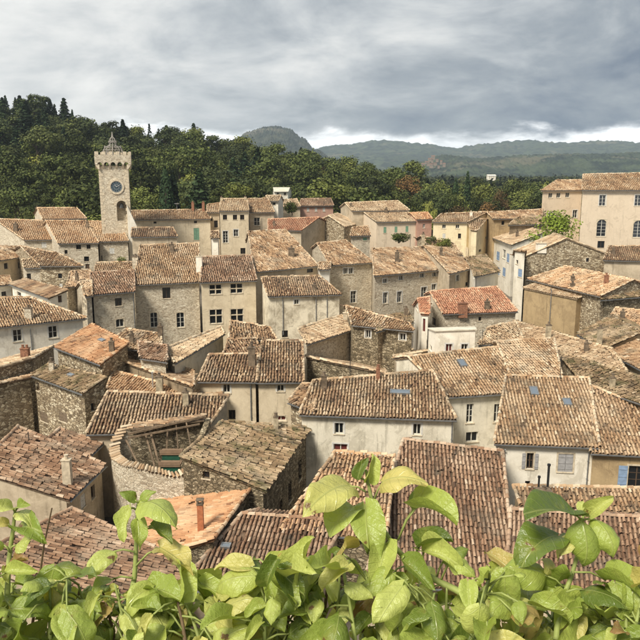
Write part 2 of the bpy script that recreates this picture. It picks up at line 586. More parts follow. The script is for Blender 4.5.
def tile_face(P, mess, seg, bias, scale=1.0):
    a, g, n = poly_axes(P)
    o = P[0]
    pa, pb = (P - o) @ a, (P - o) @ g
    pitch, ln = PITCH_T * scale, LEN_T * scale
    w = pa.max() - pa.min()
    nc = max(1, int(round(w / pitch)))
    pitch = w / nc
    ca, cb = [], []
    for i in range(nc):
        x = pa.min() + (i + 0.5) * pitch
        ys = []
        for j in range(len(P)):
            x0, x1 = pa[j], pa[(j + 1) % len(P)]
            if (x0 <= x) != (x1 <= x):
                ys.append(pb[j] + (pb[(j + 1) % len(P)] - pb[j]) * (x - x0) / (x1 - x0))
        ys.sort()
        for y0, y1 in zip(ys[::2], ys[1::2]):
            m = max(1, int(round((y1 - y0) / ln)))
            b = y0 - 0.05 + np.arange(m) * (y1 - y0) / m
            ca.append(np.full(m, x))
            cb.append(b)
    if not ca:
        return None
    ca, cb = np.concatenate(ca), np.concatenate(cb)
    k = len(ca)
    # slow waviness of old battens and slipped tiles
    ca = ca + rng.normal(0, 0.010 + 0.022 * mess, k)
    cb = cb + rng.normal(0, 0.015 + 0.05 * mess, k)
    keep = rng.random(k) > 0.012 * mess
    ca, cb = ca[keep], cb[keep]
    k = len(ca)
    yaw = rng.normal(0, 0.012 + 0.06 * mess, k)
    A = a[None] * np.cos(yaw)[:, None] + g[None] * np.sin(yaw)[:, None]
    G = g[None] * np.cos(yaw)[:, None] - a[None] * np.sin(yaw)[:, None]
    wav = 0.03 * mess * np.sin(ca * 0.9 + cb * 0.6) + rng.normal(0, 0.006 + 0.012 * mess, k)
    C = o[None] + a[None] * ca[:, None] + g[None] * cb[:, None] + n[None] * wav[:, None]
    r = pitch * 0.35 * (1 + rng.normal(0, 0.05, k))
    V, F = barrel_rows(C, A, G, np.repeat(n[None], k, 0), np.full(k, ln * 1.12), r, r * 0.84, 0.036, 0.008, seg)
    row = np.sin(ca * 37.7 + o[0]) * 0.5
    tint = 0.5 + bias + rng.normal(0, 0.105 + 0.05 * mess, k) - 0.03 + 0.10 * np.sin(ca * 1.7 + cb * 0.7 + o[0]) + 0.07 * row
    # some whitened and some sooty tiles
    u = rng.random(k)
    tint = np.where(u > 0.985, 0.9, np.where(u < 0.025, 0.1, tint))
    return V, F, np.repeat(np.clip(tint, 0, 1), seg)


def tile_line(p, q, up, r, seg, bias, mess=0.5):
    """row of ridge or verge tiles from p to q"""
    d = q - p
    L = np.linalg.norm(d)
    if L < 0.3:
        return None
    d = d / L
    m = max(1, int(L / 0.42))
    a = np.cross(d, up)
    a /= np.linalg.norm(a)
    nn = np.cross(a, d)
    k = m
    t = np.arange(m) * L / m
    C = p[None] + d[None] * t[:, None] + nn[None] * rng.normal(0, 0.01 + 0.02 * mess, k)[:, None] + a[None] * rng.normal(0, 0.01 + 0.015 * mess, k)[:, None]
    R = r * (1 + rng.normal(0, 0.05, k))
    V, F = barrel_rows(C, np.repeat(a[None], k, 0), np.repeat(d[None], k, 0), np.repeat(nn[None], k, 0), np.full(k, L / m * 1.1), R, R * 0.84, 0.02, 0.0, seg)
    return V, F, np.repeat(np.clip(0.6 + bias + rng.normal(0, 0.2, k), 0, 1), seg)


def merge(parts):
    parts = [p for p in parts if p is not None]
    off, V, F, T = 0, [], [], []
    for v, f, t in parts:
        V.append(v)
        F.append(f + off)
        T.append(t)
        off += len(v)
    return np.concatenate(V), np.concatenate(F), np.concatenate(T)


# ------------------------------------------------------------------ houses
CAM = np.array([0, 0, CAMZ])
BOX = {}


def inset_poly(P, dist):
    """offset the plan of polygon P inwards, one distance per edge; heights follow the plane"""
    n = len(P)
    c = P[:, :2].mean(0)
    lines = []
    for i in range(n):
        p, q = P[i, :2], P[(i + 1) % n, :2]
        e = (q - p) / max(1e-9, np.linalg.norm(q - p))
        nn = np.array([-e[1], e[0]])
        if np.dot(c - p, nn) < 0:
            nn = -nn
        lines.append((p + nn * dist[i], e))
    a, g, nor = poly_axes(P)
    out = []
    for i in range(n):
        (p, e), (q, f) = lines[i - 1], lines[i]
        det = e[0] * (-f[1]) + f[0] * e[1]
        if abs(det) < 1e-6:
            x = q
        else:
            r = q - p
            s = (r[0] * (-f[1]) + f[0] * r[1]) / det
            x = p + e * s
        lo, hi = P[:, :2].min(0), P[:, :2].max(0)
        x = np.clip(x, lo, hi)          # narrow slivers must not run away
        z = P[0, 2] - (nor[0] * (x[0] - P[0, 0]) + nor[1] * (x[1] - P[0, 1])) / nor[2]
        z = min(max(z, P[:, 2].min()), P[:, 2].max())
        out.append([x[0], x[1], z])
    return np.array(out)


class House:
    pass


def roof_quad(A, B, C, D, ze, slope=0.3):
    """eave A-B at height ze, the other corners (pixels) laid onto the slope that rises from it"""
    a, b = at_z(*A, ze), at_z(*B, ze)
    if max(a[1], b[1]) > 112:               # far off, a pixel is many metres: keep fronts near square to the street line
        k = (b[1] - a[1]) / abs(b[0] - a[0])
        if 0.2 < abs(k) < 1.7:
            y2 = a[1] + math.copysign(0.2, k) * abs(b[0] - a[0])
            b = np.array([b[0] * y2 / b[1], y2, b[2]])
    e = b - a
    e /= np.linalg.norm(e)
    up = np.array([-e[1], e[0], 0])
    cg = (at_z(*C, ze + 1.2) + at_z(*D, ze + 1.2)) / 2
    if np.dot(cg - (a + b) / 2, up) < 0:
        up = -up
    n = np.cross(e, up + np.array([0, 0, slope]))
    return np.array([a, b, at_plane(*C, a, n), at_plane(*D, a, n)])


def back_of(P, k):
    """the far slope, from the ridge (corners 2, 3) down by k of the front run"""
    C, D = P[2], P[3]
    def far(t, base):
        v = t - base
        return np.array([t[0] + v[0] * k, t[1] + v[1] * k, t[2] - v[2] * k])
    return np.array([D, C, far(C, P[1]), far(D, P[0])])


def gable_front(L, Pk, R, Y, back, ang=0.0, Y2=None):
    """gable wall facing the camera: left eave, peak, right eave (pixels) at distance Y; ridge runs back"""
    Y2 = Y if Y2 is None else Y2
    l, r = at_y(*L, Y), at_y(*R, Y2)
    e = r - l
    n = np.array([e[1], -e[0], 0.0])
    p = at_plane(*Pk, l, n)
    b = np.array([math.sin(ang), math.cos(ang), 0]) * back
    return [np.array([l, p, p + b, l + b]), np.array([p, r, r + b, p + b])]


def make_house(name, label, faces, wall='stone', tile='tan', win=(), chim=(), sky=(), mess=0.5, bias=0.0, cat='house',
               over=0.32, gutter=True, pipe=(), base=None, verge=True, group=None, tscale=None, wallmats=None, ridge=True, genoise=True):
    H = House()
    allp = np.concatenate(faces)
    c = allp.mean(0)
    dist = max(5.0, c[1])
    gz = min(ground_z(p[0], p[1]) for p in allp) - 0.4 if base is None else base
    org = (c[0], c[1], gz)
    root = empty(name, org, label, cat, group)
    H.root, H.org = root, np.array(org)
    wm = W[wall]
    # ---- which edges are shared
    edges = []
    for fi, P in enumerate(faces):
        for i in range(len(P)):
            edges.append((fi, i, P[i], P[(i + 1) % len(P)]))
    def shared(fi, i, p, q):
        for (fj, j, r, s) in edges:
            if fj != fi and ((np.linalg.norm(p - r) < .05 and np.linalg.norm(q - s) < .05) or (np.linalg.norm(p - s) < .05 and np.linalg.norm(q - r) < .05)):
                return True
        return False
    H.walls, H.faces = [], faces
    eaves, ridges, verges = [], [], []
    for fi, P in enumerate(faces):
        dists, shr = [], []
        a, g, n = poly_axes(P)
        for i in range(len(P)):
            p, q = P[i], P[(i + 1) % len(P)]
            sh = shared(fi, i, p, q)
            shr.append(sh)
            d = (q - p) / max(1e-6, np.linalg.norm(q - p))
            horiz = abs(d[2]) < 0.06 and abs(d @ g) < 0.35
            low = (p[2] + q[2]) / 2 < P[:, 2].mean()
            dists.append(0.0 if sh else (over if horiz and low else 0.14))
            if sh:
                ridges.append((p, q))
            elif horiz and low:
                eaves.append((p, q, fi))
            elif horiz:
                ridges.append((p, q))
            else:
                verges.append((p, q))
        I = inset_poly(P, dists)
        cc = c[:2]
        for i in range(len(P)):
            if shr[i]:
                continue
            p, q = I[i].copy(), I[(i + 1) % len(P)].copy()
            p[2] -= 0.085
            q[2] -= 0.085
            e = q - p
            e[2] = 0
            L = np.linalg.norm(e)
            if L < 0.05:
                continue
            e /= L
            nn = np.array([e[1], -e[0], 0])
            if np.dot(np.append(cc, 0) - np.append(p[:2], 0), nn) > 0:
                p, q = q, p
                e = -e
                nn = np.array([e[1], -e[0], 0])
            H.walls.append(dict(p=p, q=q, e=e, n=nn, L=L, holes=[]))
    # ---- openings
    wins = []
    for w in win:
        u, v, wpx, hpx, kind = w[:5]
        d = ray(u, v)
        best = None
        for wl in H.walls:
            den = d @ wl['n']
            if den > -1e-4:
                continue
            k = ((wl['p'] - CAM) @ wl['n']) / den
            x = CAM + d * k
            s = (x - wl['p']) @ wl['e']
            top = wl['p'][2] + (wl['q'][2] - wl['p'][2]) * s / wl['L']
            if 0 < s < wl['L'] and gz < x[2] < top and (best is None or k < best[0]):
                best = (k, wl, s, x[2])
        if best is None:
            print('NO WALL for window', label, w)
            continue
        k, wl, s, zz = best
        dep = k * 1.0
        c0 = at_plane(u - wpx / 2, v, wl['p'], wl['n'])
        c1 = at_plane(u + wpx / 2, v, wl['p'], wl['n'])
        c2 = at_plane(u, v - hpx / 2, wl['p'], wl['n'])
        c3 = at_plane(u, v + hpx / 2, wl['p'], wl['n'])
        s0, s1 = sorted(((c0 - wl['p']) @ wl['e'], (c1 - wl['p']) @ wl['e']))
        z0, z1 = c3[2], c2[2]
        s0, s1 = max(0.12, s0), min(wl['L'] - 0.12, s1)
        tl = min(wl['p'][2] + (wl['q'][2] - wl['p'][2]) * q / wl['L'] for q in (s0, s1))
        z1 = min(z1, tl - 0.08)
        z0 = max(z0, gz + 0.3)
        if s1 - s0 < 0.15 or z1 - z0 < 0.15:
            print('TINY window', label, w)
            continue
        clash = any(not (s1 <= h[0] or s0 >= h[1] or z1 <= h[2] or z0 >= h[3]) for h in wl['holes'])
        if clash:
            print('CLASH window', label, w)
            continue
        wl['holes'].append((s0, s1, z0, z1))
        wins.append((wl, s0, s1, z0, z1, kind))
    # ---- wall mesh with real openings
    mb = MB()
    for wl in H.walls:
        p, e, n, L = wl['p'], wl['e'], wl['n'], wl['L']
        zt = lambda s: p[2] + (wl['q'][2] - p[2]) * s / L
        P3 = lambda s, z, d=0.0, p=p, e=e, n=n: (p[0] + e[0] * s + n[0] * d, p[1] + e[1] * s + n[1] * d, z)
        wl['fr'] = P3
        cuts = sorted({0.0, L} | {h[0] for h in wl['holes']} | {h[1] for h in wl['holes']})
        for s0, s1 in zip(cuts, cuts[1:]):
            hs = sorted([h for h in wl['holes'] if h[0] <= s0 + 1e-6 and h[1] >= s1 - 1e-6], key=lambda h: h[2])
            z = gz
            for h in hs:
                mb.quad(P3(s0, z), P3(s1, z), P3(s1, h[2]), P3(s0, h[2]))
                z = h[3]
            mb.quad(P3(s0, z), P3(s1, z), P3(s1, zt(s1)), P3(s0, zt(s0)))
        for (s0, s1, z0, z1) in wl['holes']:
            R = -0.24
            mb.quad(P3(s0, z0), P3(s0, z1), P3(s0, z1, R), P3(s0, z0, R))
            mb.quad(P3(s1, z1), P3(s1, z0), P3(s1, z0, R), P3(s1, z1, R))
            mb.quad(P3(s0, z1), P3(s1, z1), P3(s1, z1, R), P3(s0, z1, R))
            mb.quad(P3(s1, z0), P3(s0, z0), P3(s0, z0, R), P3(s1, z0, R))
    H.wall = mb.build('wall', wm, root, org)
    for args in wins:
        make_window(H, *args)
    # ---- roof: pan-tile bed and cover tiles
    slab = MB()
    parts = []
    seg0 = 4 if dist < 72 else (3 if dist < 115 else 2)
    sc = tscale or (1.0 if dist < 90 else (1.12 if dist < 125 else 1.3))
    for P in faces:
        a, g, n = poly_axes(P)
        top = [tuple(q - np.array([0, 0, 0.065])) for q in P]
        bot = [tuple(q - np.array([0, 0, 0.15])) for q in P]
        ccw = np.cross(P[1] - P[0], P[2] - P[0])[2] > 0
        o = list(range(len(P))) if ccw else list(reversed(range(len(P))))
        slab.quad(*[top[i] for i in o])
        slab.quad(*[bot[i] for i in reversed(o)])
        for i in range(len(P)):
            i0, i1 = o[i], o[(i + 1) % len(P)]
            slab.quad(bot[i0], bot[i1], top[i1], top[i0])
        if tile:
            away = np.dot(CAM - P.mean(0), n) < 0
            parts.append(tile_face(P, mess, 2 if away else seg0, bias, sc * (1.5 if away else 1.0)))
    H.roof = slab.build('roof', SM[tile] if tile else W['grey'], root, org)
    if tile:
        done = []
        up = np.array([0, 0, 1.0])
        if ridge:
            for p, q in ridges:
                if any((np.linalg.norm(p - s) < .05 and np.linalg.norm(q - r) < .05) or (np.linalg.norm(p - r) < .05 and np.linalg.norm(q - s) < .05) for r, s in done):
                    continue
                done.append((p, q))
                parts.append(tile_line(p + up * 0.05, q + up * 0.05, up, 0.14, seg0, bias + 0.05, mess))
        if verge:
            for p, q in verges:
                if p[2] > q[2]:
                    p, q = q, p
                parts.append(tile_line(p + up * 0.05, q + up * 0.05, up, 0.13, seg0, bias + 0.12, mess))
        V, F, T = merge(parts)
        to = np_mesh('tile_covering', V - np.array(org), F, TM[tile], T, parent=H.roof)
        tag(to, kind='stuff')
    # ---- eaves: corbelled course under the tiles, gutter
    for (p, q, fi) in eaves:
        vis = np.dot(faces[fi].mean(0) - CAM, np.append((p + q)[:2] / 2 - faces[fi].mean(0)[:2], 0)) < 0 or abs(p[1] - q[1]) > 2
        if not vis:
            continue
        e = q - p
        L = np.linalg.norm(e)
        if L < 1.0:
            continue
        e /= L
        nn = np.array([e[1], -e[0], 0])
        fc = faces[fi].mean(0)
        if np.dot(fc - p, nn) > 0:
            nn = -nn
        fr = lambda s, z, d: tuple(p + e * s + nn * d + np.array([0, 0, z]))
        if genoise and over > 0.2:
            g1 = MB()
            g1.fbox(fr, 0.16, L - 0.16, -0.30, -0.135, -over + 0.003, -over + 0.20)
            g1.build('cornice', wm, root, org)
        if gutter:
            g2 = MB()
            pr = [(0.0, -0.06), (0.01, -0.13), (0.06, -0.165), (0.115, -0.13), (0.125, -0.06)]
            for (d0, z0), (d1, z1) in zip(pr, pr[1:]):
                g2.quad(fr(0, z0, d0), fr(L, z0, d0), fr(L, z1, d1), fr(0, z1, d1))
            g2.build('gutter', M['zinc'], root, org)
    for ch in chim:
        make_chimney(H, *ch)
    for sk in sky:
        make_skylight(H, *sk)
    for (u, v0, v1) in pipe:
        make_pipe(H, u, v0, v1)
    return H


def roof_hit(H, u, v):
    d = ray(u, v)
    best = None
    for P in H.faces:
        a, g, n = poly_axes(P)
        den = d @ n
        if den > -1e-5:
            continue
        k = ((P[0] - CAM) @ n) / den
        x = CAM + d * k
        # inside test in plan
        ins = False
        m = len(P)
        for i in range(m):
            x0, y0, x1, y1 = *P[i, :2], *P[(i + 1) % m, :2]
            if (y0 > x[1]) != (y1 > x[1]) and x[0] < (x1 - x0) * (x[1] - y0) / (y1 - y0) + x0:
                ins = not ins
        if ins and (best is None or k < best[0]):
            best = (k, x, a, g, n)
    return best


def make_chimney(H, u, vb, vt, wpx, kind='chim', tops=1):
    h = roof_hit(H, u, vb)
    if h is None:
        P = min(H.faces, key=lambda P: abs(to_px(P.mean(0))[0] - u) + abs(to_px(P.mean(0))[1] - vb))
        x = at_y(u, vb, P.mean(0)[1])
    else:
        x = h[1]
    top = at_y(u, vt, x[1])[2]
    w = wpx / FPX * x[1] * 1.02
    d = w * 0.8 if kind not in ('pot', 'pipe', 'steel') else w
    z0 = x[2] - 0.6
    mb = MB()
    X, Y = x[0], x[1]
    mt = {'chim': M['chim'], 'brick': M['brick'], 'dark': M['cdark'], 'white': W['white'], 'clay': M['clay'], 'stone': W['stone'], 'pale': M['lime'],
          'pipe': M['black'], 'steel': M['steel'], 'pot': M['clay']}[kind]
    if kind in ('pipe', 'steel'):
        mb.lathe((X, Y, z0), [(w / 2, 0), (w / 2, top - z0 - 0.12), (w * 0.72, top - z0 - 0.12), (w * 0.72, top - z0)], 10)
        mb.build('chimney', mt, H.root, H.org)
        return
    hh = top - x[2]
    capm = MB()
    body_top = top - min(0.35, hh * 0.3)
    mb.hexa([(X - w / 2, Y - d / 2, z0), (X + w / 2, Y - d / 2, z0), (X + w / 2, Y + d / 2, z0), (X - w / 2, Y + d / 2, z0),
             (X - w * .47, Y - d * .47, body_top), (X + w * .47, Y - d * .47, body_top), (X + w * .47, Y + d * .47, body_top), (X - w * .47, Y + d * .47, body_top)])
    ch = mb.build('chimney', mt, H.root, H.org)
    capm.box(X - w * .56, X + w * .56, Y - d * .56, Y + d * .56, body_top + 0.002, body_top + 0.07)
    if kind == 'clay':
        for sx in (-1, 1):
            for sy in (-1, 1):
                capm.box(X + sx * w * .4 - .04, X + sx * w * .4 + .04, Y + sy * d * .4 - .04, Y + sy * d * .4 + .04, body_top + 0.07, top - 0.06)
        capm.box(X - w * .62, X + w * .62, Y - d * .62, Y + d * .62, top - 0.06, top)
        capm.build('chimney_cap', M['cdark'], ch, H.org)
    else:
        for j in range(tops):
            cx = X + (j - (tops - 1) / 2) * w * 0.5
            capm.lathe((cx, Y, body_top + 0.07), [(0.14, 0), (0.12, max(0.1, top - body_top - 0.07)), (0.16, max(0.12, top - body_top - 0.05)), (0.05, max(0.13, top - body_top - 0.04))], 8)
        capm.build('chimney_cap', M['lime'] if kind in ('white', 'pale') else (M['brick'] if kind == 'brick' else M['cdark']), ch, H.org)


def make_skylight(H, u, v, wpx, hpx):
    h = roof_hit(H, u, v)
    if h is None:
        return
    k, x, a, g, n = h
    c = [at_plane(u + sx * wpx / 2, v + sy * hpx / 2, x, n) for sx, sy in ((-1, 1), (1, 1), (1, -1), (-1, -1))]
    w = abs((c[1] - c[0]) @ a)
    hh = abs((c[2] - c[1]) @ g)
    fr = lambda s, z, d: tuple(x + a * s + g * z + n * d)
    mb = MB()
    for s0, s1, z0, z1 in ((-w / 2, w / 2, -hh / 2, -hh / 2 + .09), (-w / 2, w / 2, hh / 2 - .09, hh / 2), (-w / 2, -w / 2 + .08, -hh / 2 + .09, hh / 2 - .09), (w / 2 - .08, w / 2, -hh / 2 + .09, hh / 2 - .09)):
        mb.fbox(fr, s0, s1, z0, z1, 0.0, 0.19)
    o = mb.build('skylight', M['zinc'], H.root, H.org)
    gb = MB()
    gb.fbox(fr, -w / 2 + .08, w / 2 - .08, -hh / 2 + .09, hh / 2 - .09, 0.10, 0.16)
    gb.build('pane', M['skyglass'], o, H.org)


def make_pipe(H, u, v0, v1):
    best = None
    d = ray(u, (v0 + v1) / 2)
    for wl in H.walls:
        den = d @ wl['n']
        if den > -1e-4:
            continue
        k = ((wl['p'] - CAM) @ wl['n']) / den
        s = (CAM + d * k - wl['p']) @ wl['e']
        if -0.2 < s < wl['L'] + 0.2 and (best is None or k < best[0]):
            best = (k, wl, s)
    if not best:
        print('NO WALL for pipe', H.root['label'])
        return
    k, wl, s = best
    z0, z1 = at_plane(u, v1, wl['p'], wl['n'])[2], at_plane(u, v0, wl['p'], wl['n'])[2]
    mb = MB()
    P3 = wl['fr']
    mb.bar(P3(s, z0, 0.08), P3(s, z1 - 0.25, 0.08), 0.05, k=8)
    mb.bar(P3(s, z1 - 0.25, 0.08), P3(s, z1, 0.32), 0.05, k=8)
    for q in range(int((z1 - z0) / 1.4) + 1):
        mb.fbox(P3, s - .065, s + .065, z0 + .3 + q * 1.4, z0 + .34 + q * 1.4, 0.0, 0.135)
    mb.build('downpipe', M['zinc'], H.root, H.org)


def make_window(H, wl, s0, s1, z0, z1, kind):
    fr = wl['fr']
    root, org = H.root, H.org
    w, h = s1 - s0, z1 - z0
    mb = MB()
    D0, D1 = -0.235, -0.17
    k0 = kind[0]
    fm = M['frame']
    if k0 in 'hH':                                   # a bare opening with an old dark frame
        fm = M['wood']
        b = 0.05
        for q in ((s0, s1, z0, z0 + b), (s0, s1, z1 - b, z1), (s0, s0 + b, z0 + b, z1 - b), (s1 - b, s1, z0 + b, z1 - b)):
            mb.fbox(fr, *q, D0, D1)
        if h > 0.9:
            mb.fbox(fr, (s0 + s1) / 2 - .025, (s0 + s1) / 2 + .025, z0 + b, z1 - b, D0, D1)
    elif k0 in 'wWaxo':
        b = 0.07 if k0 != 'x' else 0.05
        if k0 in 'o':
            fm = M['wood']
        for q in ((s0, s1, z0, z0 + b), (s0, s1, z1 - b, z1), (s0, s0 + b, z0 + b, z1 - b), (s1 - b, s1, z0 + b, z1 - b)):
            mb.fbox(fr, *q, D0, D1)
        sm = (s0 + s1) / 2
        if k0 != 'x':
            mb.fbox(fr, sm - .04, sm + .04, z0 + b, z1 - b, D0, D1 + .01)
            nb = max(1, int(h / 0.55))
            for j in range(1, nb):
                zz = z0 + b + (h - 2 * b) * j / nb
                mb.fbox(fr, s0 + b, sm - .04, zz - .018, zz + .018, D0, D1 - .01)
                mb.fbox(fr, sm + .04, s1 - b, zz - .018, zz + .018, D0, D1 - .01)
    elif k0 == 's':                                  # closed shutters stand in front of the reveal
        pass
    elif k0 == 'd':
        fm = M['wood'] if kind != 'dr' else M['redwood']
        nb = max(3, int(w / 0.18))
        for j in range(nb):
            mb.fbox(fr, s0 + w * j / nb + .006, s0 + w * (j + 1) / nb - .006, z0, z1, -0.2, -0.14 + (j % 2) * .008)
    if not mb.v:
        mb.fbox(fr, s0, s1, z0, z0 + 0.05, D0, D1)
        mb.fbox(fr, s0, s1, z1 - 0.05, z1, D0, D1)
    wo = mb.build('door' if k0 == 'd' else 'window', fm, root, org)
    if k0 != 'd':
        gp = MB()
        gp.quad(fr(s0, z0, -0.21), fr(s1, z0, -0.21), fr(s1, z1, -0.21), fr(s0, z1, -0.21))
        gp.build('pane', M['glass'] if not kind.endswith('r') else M['redwood'], wo, org)
    if k0 == 'x':                                    # stone cross
        xb = MB()
        sm, zm = (s0 + s1) / 2, z0 + h * (0.58 if h > 1.3 else 0.5)
        xb.fbox(fr, sm - .075, sm + .075, z0, z1, -0.165, -0.03)
        if h > 1.2:
            xb.fbox(fr, s0, sm - .075, zm - .065, zm + .065, -0.165, -0.035)
            xb.fbox(fr, sm + .075, s1, zm - .065, zm + .065, -0.165, -0.035)
        xb.build('stone_mullion', M['lime'], wo, org)
    if k0 in 'WHaxo' or (k0 == 's' and kind[1:2].isupper()):       # dressed or painted surround
        sb = MB()
        t = 0.13 if k0 != 'x' else 0.16
        top = 0.0 if k0 != 'a' else 0.0
        for q in ((s0 - t, s1 + t, z1, z1 + t), (s0 - t, s0, z0, z1), (s1, s1 + t, z0, z1)):
            sb.fbox(fr, *q, -0.05, 0.018)
        sb.build('surround', M['lime'] if k0 != 'W' else M['sh_white'], wo, org)
    sl = MB()
    sl.fbox(fr, s0 - .1, s1 + .1, z0 - .09, z0 - .002, -0.2, 0.06)
    if k0 != 'd':
        sl.build('sill', M['lime'], wo, org)
    if k0 == 'a':                                    # arched head: spandrels fill the two upper corners
        ab = MB()
        r = w / 2
        sm = (s0 + s1) / 2
        rise = min(r, h * 0.4) * (0.55 if kind == 'as' else 1.0)
        zc = z1 - rise
        nn = 6
        for sg in (-1, 1):
            for j in range(nn):
                t0, t1 = math.pi / 2 * j / nn, math.pi / 2 * (j + 1) / nn
                a0 = (sm + sg * r * math.cos(t0), zc + rise * math.sin(t0))
                a1 = (sm + sg * r * math.cos(t1), zc + rise * math.sin(t1))
                e0 = (a0[0], z1)
                e1 = (a1[0], z1)
                ab.quad(fr(*a0, -.012), fr(*a1, -.012), fr(*e1, -.012), fr(*e0, -.012))
                ab.quad(fr(*a0, -.012), fr(*a1, -.012), fr(*a1, -.2), fr(*a0, -.2))
        ab.build('arch', M['lime'], wo, org)
    cols = {'g': M['sh_grey'], 'n': M['sh_green'], 'b': M['sh_blue'], 'k': M['sh_brown'], 'w': M['sh_white'], 'r': M['redwood']}
    if k0 in 'so':
        mt = cols[kind[1].lower()]
        half = w / 2
        for sg in (0, 1):
            sb = MB()
            if k0 == 's':
                a0, a1 = (s0 + .01, s0 + half - .01) if sg == 0 else (s0 + half + .01, s1 - .01)
                d0 = -0.06
            else:
                a0, a1 = (s0 - half - .08, s0 - .08) if sg == 0 else (s1 + .08, s1 + half + .08)
                d0 = 0.025
            sb.fbox(fr, a0, a1, z0 + .02, z1 - .02, d0, d0 + .03)
            nz = 3 if h > 0.8 else 2
            for j in range(nz):
                zz = z0 + h * (j + .5) / nz
                sb.fbox(fr, a0 + .03, a1 - .03, zz - .05, zz + .05, d0 + .03, d0 + .055)
            nl = max(2, int((a1 - a0) / .14))
            for j in range(1, nl):
                ss = a0 + (a1 - a0) * j / nl
                sb.fbox(fr, ss - .008, ss + .008, z0 + .03, z1 - .03, d0 + .03, d0 + .036)
            sb.build('shutter', mt, root, org)


_m, _t = mat_new('skylight_glass')
finish(_t, (0.16, 0.19, 0.22), 0.15, spec=0.5)
M['skyglass'] = _m

# ------------------------------------------------------------------ the town, house by house (corners in photo pixels, eave heights from the camera)
def Q(A, B, C, D, ze, slope=0.3, back=0.6):
    P = roof_quad(A, B, C, D, ze, slope)
    return [P, back_of(P, back)] if back else [P]


